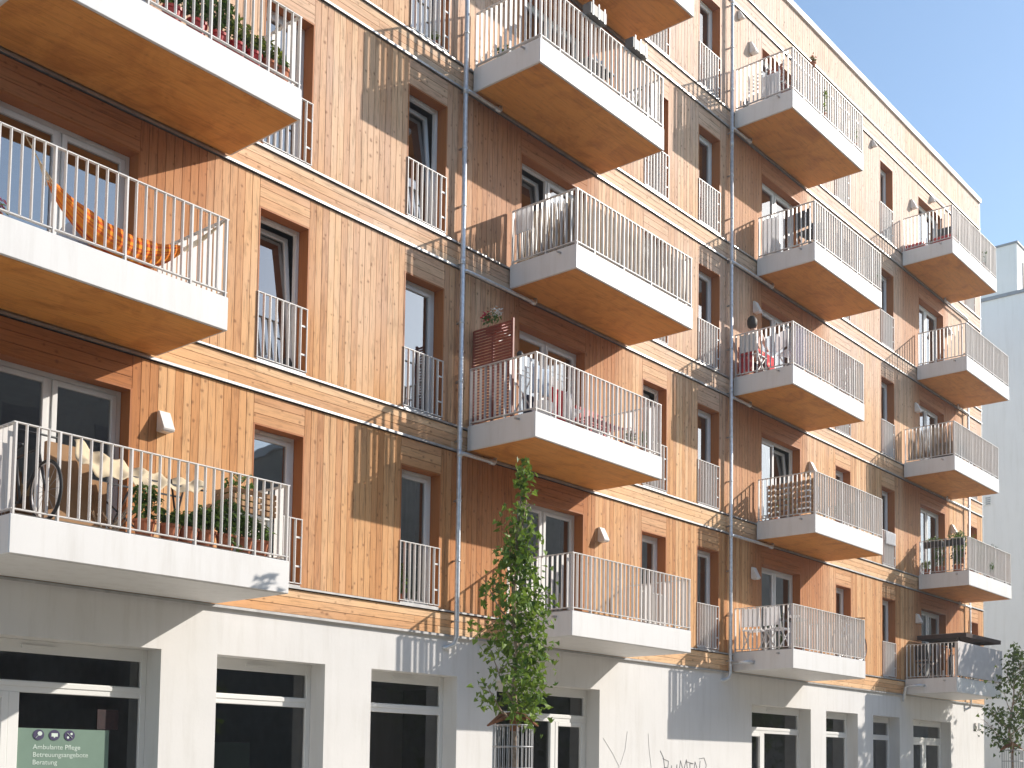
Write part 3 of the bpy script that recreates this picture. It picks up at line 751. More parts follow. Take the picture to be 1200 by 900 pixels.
# B2: trellis, laundry, chairs -------------------------------------
zB2 = F[2] + .07
T = empty('trellis_screen', (13.10, -.45, zB2), 'red-brown slatted trellis screen standing at the left railing beside the drainpipe', 'trellis')
t = MB()
for i in range(32): t.box(13.085, 13.10, -.86, -.04, zB2 + .04 + i * .048, zB2 + .072 + i * .048)
t.build('slat', 'trellis', T)
t = MB(); t.box(13.10, 13.13, -.90, -.86, zB2, zB2 + 1.60); t.box(13.10, 13.13, -.04, -.01, zB2, zB2 + 1.56); t.box(13.10, 13.13, -.47, -.43, zB2, zB2 + 1.56); t.build('post', 'trellis', T)
t = MB(); t.box(13.135, 13.36, -.60, -.50, zB2 + 1.44, zB2 + 1.46); t.bar((13.14, -.55, zB2 + 1.3), (13.34, -.55, zB2 + 1.44), .012); t.build('bracket', 'frame', T)
w = MB(); w.box(13.135, 13.26, -.62, -.26, zB2 + 1.465, zB2 + 1.58)
fb = tag(w.build('flower_box', 'redplas'), 'red flower box with red and white blossoms on top of the trellis', 'flower box')
fm = MB(); rg = random.Random(9); blob_leaves(fm, (13.12, -.42, zB2 + 1.70), .09, .2, .10, 90, .07, rg); fm.build('foliage', 'leaf2', fb)
fm = MB(); blob_leaves(fm, (13.12, -.30, zB2 + 1.76), .08, .10, .08, 50, .06, rg); fm.build('red_blossom', 'petal_red', fb)
fm = MB(); blob_leaves(fm, (13.12, -.52, zB2 + 1.78), .08, .09, .07, 50, .06, rg); fm.build('white_blossom', 'petal_white', fb)
def hanging(name, mat, x0, x1, y, ztop, zbot, label, cat='garment', seed=1):
    m = MB(); rg = random.Random(seed); nu, nv = 14, 8
    for i in range(nu + 1):
        u = i / nu; ph = rg.uniform(0, .5)
        for j in range(nv + 1):
            v_ = j / nv; taper = 1 - .12 * math.sin(v_ * 3.1)
            m.v.append(((x0 + x1) / 2 + (u - .5) * (x1 - x0) * taper, y + .03 * math.sin(u * 9 + seed) * (.3 + v_) + .01 * ph, ztop - (ztop - zbot) * v_ - .02 * math.sin(u * 5 + seed) * v_))
    for i in range(nu):
        for j in range(nv): a = i * (nv + 1) + j; m.f.append((a, a + 1, a + nv + 2, a + nv + 1))
    ob = m.build(name, mat, smooth=True); ob.modifiers.new('Thickness', 'SOLIDIFY').thickness = .008
    return tag(ob, label, cat, 'laundry on the drying rack')
D_ = empty('drying_rack', (13.75, -.9, zB2), 'folding metal drying rack loaded with laundry on the middle balcony', 'drying rack')
m = MB()
for y in (-1.15, -.98, -.81, -.64): m.tube([(13.30, y, zB2 + .86), (14.25, y, zB2 + .86)], .006, 6)
m.build('rail', 'steel', D_)
m = MB()
for x in (13.35, 14.2): m.tube([(x, -1.2, zB2), (x, -.6, zB2 + .86)], .01, 6); m.tube([(x, -.6, zB2), (x, -1.2, zB2 + .86)], .01, 6)
m.build('leg', 'steel', D_)
hanging('shirt', 'paleblue', 13.28, 13.66, -1.16, zB2 + .87, zB2 + .42, 'pale blue shirt hanging highest on the drying rack', seed=2)
hanging('towel', 'white', 13.66, 13.96, -.99, zB2 + .87, zB2 + .45, 'white towel hanging beside the pale blue shirt', seed=3)
hanging('pullover', 'redcloth', 13.70, 14.1, -1.15, zB2 + .62, zB2 + .12, 'bright red pullover hanging low on the drying rack', seed=4)
hanging('trousers', 'navy', 13.40, 13.72, -.82, zB2 + .5, zB2 + .02, 'dark navy trousers hanging behind the red pullover', seed=5)
hanging('blouse', 'white', 14.05, 14.25, -1.16, zB2 + .62, zB2 + .2, 'small white blouse hanging at the right end of the drying rack', seed=6)
k_ = MB(); k_.lathe([(0, 0), (.05, 0), (.055, .03), (.035, .07), (0, .075)], (13.03, -1.12, F[2] + .985), 10); tag(k_.build('cap', 'black', smooth=True), 'small black cap left on top of the side railing', 'cap')
bk = MB(); bk.lathe([(0, 0), (.13, 0), (.16, .24), (.15, .25), (0, .20)], (13.40, -1.28, zB2), 14); tag(bk.build('laundry_basket', 'white'), 'round pale laundry basket on the floor in the railing corner', 'basket')
def chair(x, y, z, yaw, mat, label, slatted=False, group=None, s=1.0):
    r = empty('garden_chair', (x, y, z), label, 'chair', group)
    m = MB(); m.box(x - .21, x + .21, y - .21, y + .2, z + .43, z + .45)
    m.build('seat', mat, r)
    m = MB()
    if slatted:
        for i in range(5): m.box(x - .21, x + .21, y + .21, y + .225, z + .50 + i * .08, z + .55 + i * .08)
    else: m.box(x - .21, x + .21, y + .21, y + .225, z + .50, z + .88)
    m.build('backrest', mat, r)
    for sx in (-.2, .2):
        for a, b in (((x + sx, y - .2, z), (x + sx, y + .17, z + .45)), ((x + sx, y + .22, z), (x + sx, y - .18, z + .45))):
            q = MB(); q.bar(a, b, .02); q.build('leg', mat if mat != 'white' else 'rail', r)
        q = MB(); q.bar((x + sx, y + .15, z + .42), (x + sx, y + .215, z + .9), .02); q.build('back_post', mat if mat != 'white' else 'rail', r)
    r.rotation_euler.z = R(yaw); return r
chair(14.42, -.85, zB2, 70, 'white', 'pale grey-white chair behind the railing between laundry and red bench')
bn = empty('bench', (15.1, -.9, zB2), 'red slatted garden bench behind the front railing', 'bench')
m = MB()
for i in range(4): m.box(14.75, 15.65, -1.1 + i * .1, -1.03 + i * .1, zB2 + .40, zB2 + .42)
m.build('seat', 'red', bn)
m = MB()
for i in range(3): m.box(14.75, 15.65, -.66, -.645, zB2 + .48 + i * .09, zB2 + .52 + i * .09)
for i in range(9): m.box(14.76 + i * .105, 14.79 + i * .105, -.685, -.662, zB2 + .44, zB2 + .70)
m.build('backrest', 'red', bn)
for x in (14.78, 15.6):
    for y in (-1.08, -.7): q = MB(); q.box(x, x + .04, y, y + .04, zB2, zB2 + .40); q.build('leg', 'red', bn)
potted(15.55, -1.3, zB2, .22, .12, 'low pink flowering plant at the right of the red bench', n=60, petals='petal_pink', ph=.12, pr=.08, size=.06)
potted(15.95, -1.3, zB2, .28, .1, 'thin green plant in the right front railing corner of the laundry balcony', n=50, ph=.14, pr=.08, size=.07)
ww = MB(); ww.box(15.80, 16.14, -.4, -.1, zB2, zB2 + .75); tag(ww.build('storage_cabinet', 'frame', bevel=.01), 'white low cabinet at the right end of the laundry balcony', 'cabinet')

# reed screens -----------------------------------------------------
def reed(x0, y0, x1, y1, z0, z1, label, seed=1, dens=70, mat='reed'):
    r = random.Random(seed); m = MB(); L = math.hypot(x1 - x0, y1 - y0); n = int(L * dens)
    for i in range(n):
        t = (i + r.uniform(-.3, .3)) / n; t = min(1, max(0, t)); px_, py_ = x0 + (x1 - x0) * t, y0 + (y1 - y0) * t
        o1, o2 = r.uniform(-.02, .02), r.uniform(-.02, .02); h = z1 - r.uniform(0, .07)
        dx, dy = (x1 - x0) / L, (y1 - y0) / L
        m.tube([(px_, py_, z0), (px_ + dx * o1, py_ + dy * o1 + r.uniform(-.004, .004), (z0 + h) / 2), (px_ + dx * o2, py_ + dy * o2, h)], [.0075, .007, .004], 5, cap=False)
    tag(m.build('reed_screen', mat), label, 'reed screen', 'natural screens tied inside railings'); return m
zB3 = F[3] + .10
reed(13.985, -1.40, 13.985, -.10, zB3, zB3 + .84, 'grey-brown willow rod screen tied inside the side railing beside the first drainpipe', 2)
reed(14.02, -1.425, 17.0, -1.425, zB3, zB3 + .82, 'long willow rod screen behind the front railing of the middle upper balcony', 3, dens=62)
pp_ = MB(); pp_.box(13.905, 13.913, -.52, -.14, 10.62, 11.02); tag(pp_.build('paper_sheet', 'white'), 'white paper sheet tied to the willow rods near the wall', 'paper')
zD3 = F[3] + .10
reed(29.255, -1.40, 29.255, -.12, zD3, zD3 + .84, 'brown reed screen inside the side railing of the far third-floor balcony', 4, dens=110)
ca = MB(); ca.box(29.40, 29.75, -1.36, -.85, zD3 - .02, zD3 + .40); tag(ca.build('storage_box', 'black'), 'dark low box behind the brown reed screen', 'box')

# B4: planter holders and things ------------------------------------
def rail_box(x, y, z, label):
    r = empty('railing_planter', (x, y, z), label, 'planter', 'dark planters hung over the top rail')
    m = MB(); m.box(x - .21, x + .21, y - .09, y + .09, z - .12, z + .08); m.build('planter_box', 'steelgrey', r, bevel=.01)
    m = MB()
    for dx in (-.15, 0, .15): m.box(x + dx - .012, x + dx + .012, y - .098, y - .091, z - .13, z + .12)
    m.build('holder_strap', 'frame', r); return r
M['steelgrey'] = simple('dark_grey_plastic', (.13, .125, .12), .5)
rail_box(14.28, -1.50, 14.13, 'dark grey railing planter with pale straps, left one of two')
rail_box(15.40, -1.50, 14.13, 'dark grey railing planter with pale straps, right one of two')
zB4 = F[4] + .07
potted(13.35, -.45, zB4, .22, .22, 'dark leafy plant at the back of the balcony beside the first drainpipe', leaf='leaf_dark', ph=.14, pr=.12, n=120, size=.08)
m = MB()
for i, (x, z) in enumerate([(14.5, .42), (14.62, .5), (14.75, .4)]): m.lathe([(0, 0), (.04, .01), (.045, .1), (.02, .16), (0, .17)], (x, -1.2, zB4 + z), 8)
tb = empty('balcony_table', (14.7, -1.1, zB4), 'small dark table with red and grey items behind the front railing', 'table')
q = MB(); q.box(14.35, 15.0, -1.35, -.85, zB4 + .40, zB4 + .43); q.build('tabletop', 'black', tb)
for x in (14.38, 14.94):
    for y in (-1.32, -.91): q = MB(); q.box(x, x + .03, y, y + .03, zB4, zB4 + .4); q.build('leg', 'black', tb)
for i, (x, mt, nm) in enumerate([(14.48, 'redplas', 'red jar on the small dark balcony table'), (14.66, 'steel', 'grey metal can on the small dark balcony table'), (14.84, 'paleblue', 'pale blue bottle on the small dark balcony table')]):
    q = MB(); q.lathe([(0, 0), (.05, 0), (.055, .12), (.03, .17), (.03, .2), (0, .2)], (x, -1.2, zB4 + .43), 10); tag(q.build(['jar', 'can', 'bottle'][i], mt, smooth=True), nm, ['jar', 'can', 'bottle'][i])
potted(15.80, -1.2, zB4, .45, .12, 'thin twiggy plant near the right end of the upper middle balcony', leaf='leaf_dark', ph=.18, pr=.1, n=60, size=.06)
potted(12.25, .08, F[4] + .05, .16, .1, 'yellow-green plant on the sill behind the fourth-floor guard rail', ph=.1, pr=.07, n=60, leaf='leaf3', size=.07)
potted(11.80, .10, F[1] + .05, .55, .09, 'slender green plant behind the guard rail left of the first drainpipe', ph=.12, pr=.07, n=80, size=.08)

# C1: chairs, table, bicycle ---------------------------------------
zC1 = F[1] + .07
chair(20.98, -.42, zC1, 95, 'white', 'white folding chair nearest the drainpipe on the first-floor balcony', group='white folding chairs')
chair(20.98, -.98, zC1, 82, 'white', 'white folding chair nearer the street beside the round table', group='white folding chairs')
tt = empty('round_table', (21.7, -.95, zC1), 'small dark round table with a white bowl in front of the door', 'table')
q = MB(); q.lathe([(0, .70), (.28, .70), (.28, .72), (0, .72)], (21.7, -.95, zC1), 20); q.build('tabletop', 'black', tt)
q = MB(); q.tube([(21.7, -.95, zC1), (21.7, -.95, zC1 + .7)], .02, 8); q.lathe([(0, 0), (.2, 0), (.18, .02), (0, .03)], (21.7, -.95, zC1), 14); q.build('pedestal', 'black', tt)
q = MB(); q.lathe([(0, 0), (.05, 0), (.12, .08), (.11, .08), (.04, .015), (0, .01)], (21.7, -.95, zC1 + .722), 14); tag(q.build('bowl', 'white', smooth=True), 'white bowl on the small dark round table', 'bowl')
bicycle((23.55, -1.31, zC1), 0, 'bicycle with red-brown tyres whose front wheel pokes through the right end of the railing', cols='paleblue', s=.95, tyre='burlap')
potted(21.2, -1.36, zC1, .16, .1, 'small reddish potted plant at the foot of the railing below the chairs', ph=.1, pr=.08, n=40, petals='petal_orange', size=.06)
# C2: pallet slats and plants
zC2 = F[2] + .09
S = empty('pallet_screen', (21.74, -.85, zC2), 'brown wooden pallet standing inside the side railing', 'pallet')
m = MB()
for i in range(6): m.box(21.725, 21.745, -1.42, -.28, zC2 + .03 + i * .125, zC2 + .115 + i * .125)
m.build('slat', 'pallet', S)
for y in (-1.40, -.9, -.38): m = MB(); m.box(21.746, 21.82, y, y + .07, zC2, zC2 + .76); m.build('bearer', 'pallet', S)
potted(21.95, -.3, zC2, .3, .16, 'pale green plant left of the wooden pallet', leaf='leaf3', ph=.16, pr=.1, n=90, size=.08)
potted(21.92, -.75, zC2, .36, .16, 'green plant behind the wooden pallet slats', ph=.16, pr=.1, n=100, size=.08)
potted(23.2, -1.25, zC2, .34, .16, 'grey-green plant behind the front railing of the pallet balcony', leaf='leaf2', ph=.18, pr=.11, n=90, size=.07)
chair(22.9, -.6, zC2, 150, 'white', 'white chair in front of the door on the pallet balcony')
sag_sheet('towel', 'white', (28.02, -.045, F[2] + .95), (28.62, -.045, F[2] + .95), (28.62, -.05, F[2] + .62), (28.02, -.05, F[2] + .60), 0, wave=.006, nu=14, label='white towel draped over the guard rail beside the pallet balcony', cat='towel', seed=5)
# C3: person, chair, cloths
zC3 = F[3] + .07
def person():
    x0, y0 = 21.0, -.36
    r = empty('person', (x0, y0, zC3), 'person with dark hair and red floral skirt sitting behind the balcony railing', 'person')
    z = zC3
    J = {'pel': (x0, y0, z + .50, .13), 'sp': (x0 + .0, y0, z + .70, .115), 'ch': (x0 - .02, y0, z + .90, .13), 'nk': (x0 - .01, y0, z + 1.05, .05), 'hd': (x0 + .01, y0, z + 1.16, .085), 'tp': (x0 + .01, y0, z + 1.27, .06)}
    for s_, sy in (('l', .17), ('r', -.17)):
        J['sh' + s_] = (x0 - .02, y0 + sy, z + .96, .05); J['el' + s_] = (x0 + .08, y0 + sy * 1.35, z + .70, .038); J['wr' + s_] = (x0 + .30, y0 + sy * .9, z + .66, .027); J['ha' + s_] = (x0 + .38, y0 + sy * .8, z + .66, .03)
        J['kn' + s_] = (x0 + .42, y0 + sy * .6, z + .49, .06); J['hp' + s_] = (x0 + .05, y0 + sy * .55, z + .48, .09); J['an' + s_] = (x0 + .42, y0 + sy * .6, z + .09, .038); J['to' + s_] = (x0 + .56, y0 + sy * .6, z + .035, .03)
    E_ = [('pel', 'sp'), ('sp', 'ch'), ('ch', 'nk'), ('nk', 'hd'), ('hd', 'tp')]
    for s_ in 'lr': E_ += [('ch', 'sh' + s_), ('sh' + s_, 'el' + s_), ('el' + s_, 'wr' + s_), ('wr' + s_, 'ha' + s_), ('pel', 'hp' + s_), ('hp' + s_, 'kn' + s_), ('kn' + s_, 'an' + s_), ('an' + s_, 'to' + s_)]
    ks = list(J); me = bpy.data.meshes.new('body'); me.from_pydata([Vector(J[k][:3]) - Vector((x0, y0, zC3)) for k in ks], [(ks.index(a), ks.index(b)) for a, b in E_], [])
    me.materials.append(M['skin']); o = bpy.data.objects.new('body', me); col.objects.link(o); o.parent = r; WL[o.name] = (x0, y0, zC3)
    sk = o.modifiers.new('Skin', 'SKIN'); sv = me.skin_vertices[0].data if me.skin_vertices else None
    if sv is None:
        me.skin_vertices; 
    for i, k in enumerate(ks):
        if me.skin_vertices: me.skin_vertices[0].data[i].radius = (J[k][3],) * 2
    if me.skin_vertices: me.skin_vertices[0].data[0].use_root = True
    o.modifiers.new('Sub', 'SUBSURF').levels = 1; o.modifiers['Sub'].render_levels = 1
    h = MB()
    h.lathe([(0, .14), (.05, .13), (.09, .09), (.112, .03), (.11, -.04), (.095, -.11), (.05, -.14), (0, -.14)], (x0 - .045, y0 + .01, z + 1.20), 16); h.build('hair', 'hair', r, smooth=True)
    t = MB(); t.lathe([(.13, 0), (.128, .15), (.14, .30), (.15, .40), (.10, .45), (.055, .47)], (x0 - .015, y0, z + .54), 14); t.build('top', 'pinkcloth', r, smooth=True)
    k2 = MB()
    prof = [(-.16, .62), (.2, .60), (.50, .58), (.53, .50), (.52, .25), (.50, .12)]
    for i, (dx, dz) in enumerate(prof):
        for j in range(7): k2.v.append((x0 + dx, y0 + (j / 6 - .5) * (.34 + .02 * i), z + dz + (-.04 * (j - 3) ** 2 / 9 if i < 3 else .01 * math.sin(j * 2))))
    for i in range(5):
        for j in range(6): a = i * 7 + j; k2.f.append((a, a + 1, a + 8, a + 7))
    for side in (0, 6):
        k2.f.append(tuple(i * 7 + side for i in range(6)))
    ob = k2.build('skirt', 'floral', r, smooth=True)
    return r
M['pinkcloth'] = simple('pale_pink_cloth', (.75, .55, .50), .9)
person()
chair(21.0, -.36, zC3, 90, 'rail', 'white garden chair carrying the seated person')
chair(21.25, -1.12, zC3, 60, 'white', 'white garden chair beside the seated person near the railing corner')
sag_sheet('patterned_cloth', 'floral', (20.80, -.10, F[3] + .74), (20.80, -.47, F[3] + .74), (20.80, -.47, F[3] + .10), (20.80, -.10, F[3] + .10), 0, wave=.008, nu=14, label='red floral cloth hanging inside the side railing next to the drainpipe', cat='cloth', seed=6)
sag_sheet('shawl', 'purple', (20.82, -1.41, F[3] + .97), (21.30, -1.41, F[3] + .97), (21.26, -1.42, F[3] + .12), (20.84, -1.42, F[3] + .10), 0, wave=.012, nu=16, label='mauve and white cloth hanging at the front railing corner', cat='cloth', seed=7)
potted(21.75, -1.3, zC3, .2, .13, 'small pink flowering plant on the third-floor balcony behind the mauve cloth', ph=.14, pr=.09, n=50, petals='petal_pink', size=.06)
potted(23.3, -1.32, zC3, .52, .1, 'climbing green plant near the right railing end of the floral cloth balcony', ph=.14, pr=.09, n=90, size=.07)
potted(23.0, -1.32, zC3, .14, .1, 'low purple flowering plant beside the climbing plant', ph=.12, pr=.08, n=50, petals='petal_pink', size=.06)
# C4
zC4 = F[4] + .07
sag_sheet('bed_sheet', 'white', (21.72, -.12, F[4] + .93), (21.72, -.60, F[4] + .93), (21.72, -.60, F[4] + .02), (21.72, -.12, F[4] + .03), 0, wave=.008, nu=14, label='white bed sheet hanging inside the side railing of the fourth-floor balcony', cat='sheet', seed=9)
chair(22.1, -1.1, zC4, 80, 'black', 'black chair with solid back on the fourth-floor balcony')
chair(22.75, -.95, zC4, 120, 'black', 'black chair farther from the white bed sheet', )
potted(24.70, -1.36, zC4, .62, .1, 'leafy climber at the right front corner railing of the fourth-floor balcony', ph=.14, pr=.08, n=110, size=.08, leaf='leaf2')
potted(21.85, -.28, zC4 + .0, .1, .07, 'tiny potted herb by the wall end of the white bed sheet', ph=.1, pr=.06, n=30, size=.05)
# C5
zC5 = F[5] + .07
sag_sheet('curtain_sheet', 'white', (20.80, -.72, F[5] + .62), (20.80, -1.15, F[5] + .62), (20.80, -1.15, F[5] + .05), (20.80, -.70, F[5] + .05), 0, wave=.008, nu=14, label='white sheet hanging low inside the top-floor side railing', cat='sheet', seed=10)
ch5 = chair(21.3, -.9, zC5, 80, 'trellis', 'red-brown slatted chair beside the white sheet on the top-floor balcony', slatted=True)
potted(22.15, -1.40, zC5, .62, .12, 'yellow-green vine climbing behind the top-floor front railing', leaf='leaf3', ph=.14, pr=.09, n=130, size=.09)
potted(23.62, -1.40, zC5, .5, .09, 'sparse green vine in the right corner of the top-floor railing', leaf='leaf3', ph=.12, pr=.08, n=60, size=.07)
fo = potted(21.62, -1.47, F[5] + .985, .14, .08, 'orange flowers in a terracotta pot standing on the top rail', ph=.1, pr=.07, n=30, petals='petal_orange', size=.06)
b_ = MB(); b_.lathe([(0, 0), (.07, 0), (.075, .16), (.03, .2), (.03, .24), (0, .24)], (20.85, -.25, zC5), 10); tag(b_.build('watering_can', 'steelgrey', smooth=True), 'grey watering can by the wall on the top-floor balcony', 'watering can')
for y in (-1.2, -.98, -.3):
    b_ = MB(); b_.lathe([(0, 0), (.05, 0), (.07, .1), (0, .09)], (20.95, y, zC5), 10)
    tag(b_.build('flower_pot', 'terra' if y != -.98 else 'steelgrey', smooth=True), {-1.2: 'empty terracotta flower pot near the top-floor railing corner', -.98: 'dark empty flower pot between two terracotta ones', -.3: 'empty terracotta flower pot near the wall on the top floor'}[y], 'flower pot')
# window sill plants between B and C (fifth floor shade on guard rail)
# D1: parasol, fabric, bicycle
zD1 = F[1] + .07
fp = MB(); fp.box(29.19, 32.38, -1.535, -1.528, F[1] + .10, F[1] + 1.0)
fp = tag(fp.build('privacy_fabric', 'grey_fabric'), 'pale grey privacy fabric stretched outside the front railing under the parasol', 'privacy fabric')
PR = empty('parasol', (30.75, -.85, zD1), 'dark brown rectangular parasol with pale edge opened over the lowest far balcony', 'parasol')
m = MB(); zp = 5.43
ctr = (30.95, -.85, zp + .17); cs = [(29.70, -1.55, zp), (32.25, -1.55, zp + .02), (32.25, -.15, zp + .02), (29.70, -.15, zp)]
for i in range(4): m.poly([cs[i], cs[(i + 1) % 4], ctr])
ob = m.build('parasol_canopy', 'brown_fabric', PR); ob.modifiers.new('Thickness', 'SOLIDIFY').thickness = .01
m = MB()
for i in range(4):
    a, b = cs[i], cs[(i + 1) % 4]; m.poly([(a[0], a[1], a[2] - .11), (b[0], b[1], b[2] - .11), b, a])
ob = m.build('valance', 'brown_fabric', PR); ob.modifiers.new('Thickness', 'SOLIDIFY').thickness = .008
m = MB(); m.tube([(30.95, -.85, zD1), (30.95, -.85, zp + .16)], .02, 10); m.build('pole', 'black', PR)
m = MB()
for q in cs: m.bar((30.95, -.85, zp + .13), (q[0], q[1], q[2] - .02), .015)
m.build('rib', 'black', PR)
m = MB(); m.lathe([(0, 0), (.22, 0), (.20, .05), (.05, .08), (0, .08)], (30.95, -.85, zD1), 16); m.build('base', 'steelgrey', PR)
bicycle((30.1, -.95, zD1), 20, 'bicycle parked behind the side railing under the parasol', cols='steel', s=.9)
c = chair(29.55, -.5, zD1, 70, 'black', 'black chair under the parasol close to the wall')
c = MB(); c.lathe([(0, 0), (.06, 0), (.03, .03), (.02, .18), (0, .19)], (29.35, -1.05, zD1), 10); tag(c.build('lantern', 'white'), 'small white lantern on the floor behind the bars under the parasol', 'lantern')
# D2: planted balcony
zD2 = F[2] + .07
for i, (y, lb) in enumerate([(-.45, 'black railing trough with herbs nearer the wall on the overgrown balcony'), (-1.05, 'black railing trough with herbs nearer the street on the overgrown balcony')]):
    r = empty('railing_trough', (30.13, y, zD2 + .7), lb, 'planter', 'black troughs on the overgrown balcony')
    m = MB(); m.box(30.10, 30.26, y - .28, y + .28, zD2 + .72, zD2 + .88); m.build('trough', 'black', r, bevel=.01)
    m = MB(); rg = random.Random(i + 20); blob_leaves(m, (30.18, y, zD2 + .93), .1, .28, .10, 90, .08, rg); m.build('foliage', 'leaf2', r)
potted(30.35, -.55, zD2, .62, .20, 'bushy green plant behind the troughs of the overgrown balcony', ph=.2, pr=.14, n=200, size=.09)
potted(30.38, -1.05, zD2, .6, .22, 'dense dark plant in the street corner of the overgrown balcony', leaf='leaf_dark', ph=.2, pr=.14, n=220, size=.09)
potted(30.3, -.18, zD2, .22, .14, 'yellow-green low plant at the wall end of the overgrown balcony', leaf='leaf3', ph=.16, pr=.1, n=80, size=.08)
potted(30.85, -1.30, zD2, .95, .14, 'tall climbing plant reaching the top rail on the overgrown balcony', leaf='leaf3', ph=.14, pr=.1, n=170, size=.08)
potted(31.75, -1.36, zD2, .42, .2, 'green bush pressing against the front railing of the overgrown balcony', leaf='leaf2', ph=.14, pr=.1, n=150, size=.09)
potted(30.9, -.9, zD2 + .35, .62, .28, 'round-topped shrub rising above the rail of the overgrown balcony', leaf='leaf2', ph=.3, pr=.17, n=260, size=.10)
potted(32.7, -1.2, zD2 + .3, .62, .18, 'sparse grey-green shrub at the right end of the overgrown balcony', leaf='leaf_dark', ph=.24, pr=.12, n=60, size=.07)
# D4, D5
zD5 = F[5] + .07
for i, (y, lb) in enumerate([(-.35, 'red planter box nearer the wall at the foot of the far top railing'), (-1.15, 'red planter box nearer the street at the foot of the far top railing')]):
    m = MB(); m.box(29.27, 29.43, y - .27, y + .27, zD5, zD5 + .17); tag(m.build('planter_box', 'red', bevel=.01), lb, 'planter', 'red planter boxes on the far top balcony')
potted(29.55, -1.38, zD5, .3, .1, 'orange and yellow flowers in the corner of the far top balcony', ph=.12, pr=.08, n=60, leaf='leaf3', petals='petal_orange', size=.07)
potted(31.5, -1.38, zD5, .45, .14, 'spiky green plant behind the front railing of the far top balcony', ph=.14, pr=.1, n=60, leaf='leaf2', size=.12)
chair(30.5, -.8, zD5, 90, 'black', 'black chair beside the door on the far top balcony')
# roof items
# shop posters and wall marks --------------------------------------
W = empty('window_poster', (7.0, .36, 1.0), 'green poster with three round dark icons and pale German lettering in the shop window', 'poster')
m = MB(); m.box(6.49, 7.55, .352, .358, .9, 2.16); m.build('poster_sheet', 'poster_green', W)
def text(s_, x, y, z, size, mat, parent, name='lettering'):
    cu = bpy.data.curves.new(name, 'FONT'); cu.body = s_; cu.size = size; cu.extrude = .001; cu.materials.append(M[mat])
    o = bpy.data.objects.new(name, cu); col.objects.link(o); o.parent = parent
    bpy.context.view_layer.update()
    me = bpy.data.meshes.new_from_object(o.evaluated_get(bpy.context.evaluated_depsgraph_get())); bpy.data.objects.remove(o)
    o = bpy.data.objects.new(name, me); col.objects.link(o); o.parent = parent
    o.location = Vector((x, y, z)) - Vector(WL[parent.name]); o.rotation_euler = (R(90), 0, 0); return o
for i, t_ in enumerate(['Ambulante Pflege', 'Betreuungsangebote', 'Beratung', 'im Kiez']):
    if i < 3: text(t_, 6.66, .350, 1.92 - i * .088, .078, 'poster_text', W)
for i, x in enumerate((6.72, 6.90, 7.075)):
    m = MB(); m.tube([(x, .351, 2.085), (x, .346, 2.085)], .062, 24); ic = m.build('icon', 'icon', W)
    g = MB(); y = .3445
    if i == 0: g.tube([(x + .012, y, 2.10), (x + .012, y - .002, 2.10)], .026, 12); g.bar((x - .035, y, 2.05), (x, y, 2.085), .016, .003)
    elif i == 1: g.box(x - .036, x + .036, y - .001, y + .001, 2.068, 2.108); g.poly([(x - .01, y, 2.068), (x + .012, y, 2.068), (x - .006, y, 2.048)])
    else: g.bar((x - .03, y, 2.115), (x + .03, y, 2.055), .012, .003); g.tube([(x + .02, y, 2.105), (x + .02, y - .002, 2.105)], .014, 10); g.tube([(x - .02, y, 2.062), (x - .02, y - .002, 2.062)], .014, 10)
    g.build('icon_symbol', 'poster_text', ic)
m = MB(); m.box(7.40, 7.66, .352, .358, 2.17, 2.41); tag(m.build('window_notice', 'poster_dark'), 'small dark red square notice right of the green poster', 'notice')
m = MB(); m.box(8.96, 9.56, .46, .47, 1.3, 2.06); tag(m.build('picture_panel', 'palegreen_panel' if False else 'poster_green'), 'pale green picture panel standing inside the second shop window', 'picture')
m = MB(); m.box(25.1, 25.6, .62, .68, 1.0, 2.22); tag(m.build('display_panel', 'poster_green'), 'green display panel inside the narrow tilted shop window', 'display')
def stroke(pts, mat='graffiti', w=.012):
    mb = MB()
    for a, b in zip(pts, pts[1:]):
        mb.bar((a[0], .017, a[1]), (b[0], .017, b[1]), w, .004, up=(0, 1, 0))
    return mb
G = empty('graffiti_tag', (19.0, .017, 1.6), 'thin grey scrawled graffiti tag low on the sunlit white wall', 'graffiti')
x = 18.30; zt = 2.02
S_ = [[(18.25, 2.10), (18.36, 1.96), (18.40, 1.72), (18.38, 1.60)], [(18.33, 1.95), (18.52, 1.90), (18.50, 1.78), (18.40, 1.78), (18.58, 1.62)], [(18.62, 1.82), (18.62, 1.64), (18.78, 1.66), (18.80, 1.84), (18.80, 1.62)],
      [(18.86, 1.62), (18.92, 1.92), (19.02, 1.70), (19.12, 1.94), (19.18, 1.64)], [(19.10, 1.90), (19.36, 1.86), (19.24, 1.86), (19.26, 1.62)], [(19.36, 1.62), (19.42, 1.90), (19.56, 1.64), (19.60, 1.92)], [(19.56, 1.96), (19.74, 1.98), (19.82, 1.84), (19.76, 1.66), (19.64, 1.60)]]
allm = MB()
for s_ in S_:
    q = stroke(s_); n = len(allm.v); allm.v += q.v; allm.f += [tuple(i + n for i in f_) for f_ in q.f]
allm.build('spray_stroke', 'graffiti', G)
G2 = MB()
for s_ in [[(16.52, 2.30), (16.80, 2.02), (16.98, 1.8), (17.0, 1.4)], [(17.22, 2.44), (17.16, 2.1), (17.02, 1.82)]]:
    q = stroke(s_, w=.006); n = len(G2.v); G2.v += q.v; G2.f += [tuple(i + n for i in f_) for f_ in q.f]
tag(G2.build('wall_scratch', 'scratch'), 'faint branching scratch lines on the white wall left of the graffiti', 'scratch marks')
q = stroke([(17.86, 2.42), (17.90, 2.1), (17.96, 1.8), (18.0, 1.4)], 'scratch', .006); tag(q.build('wall_scratch', 'scratch'), 'single faint vertical scratch line just left of the graffiti', 'scratch marks')

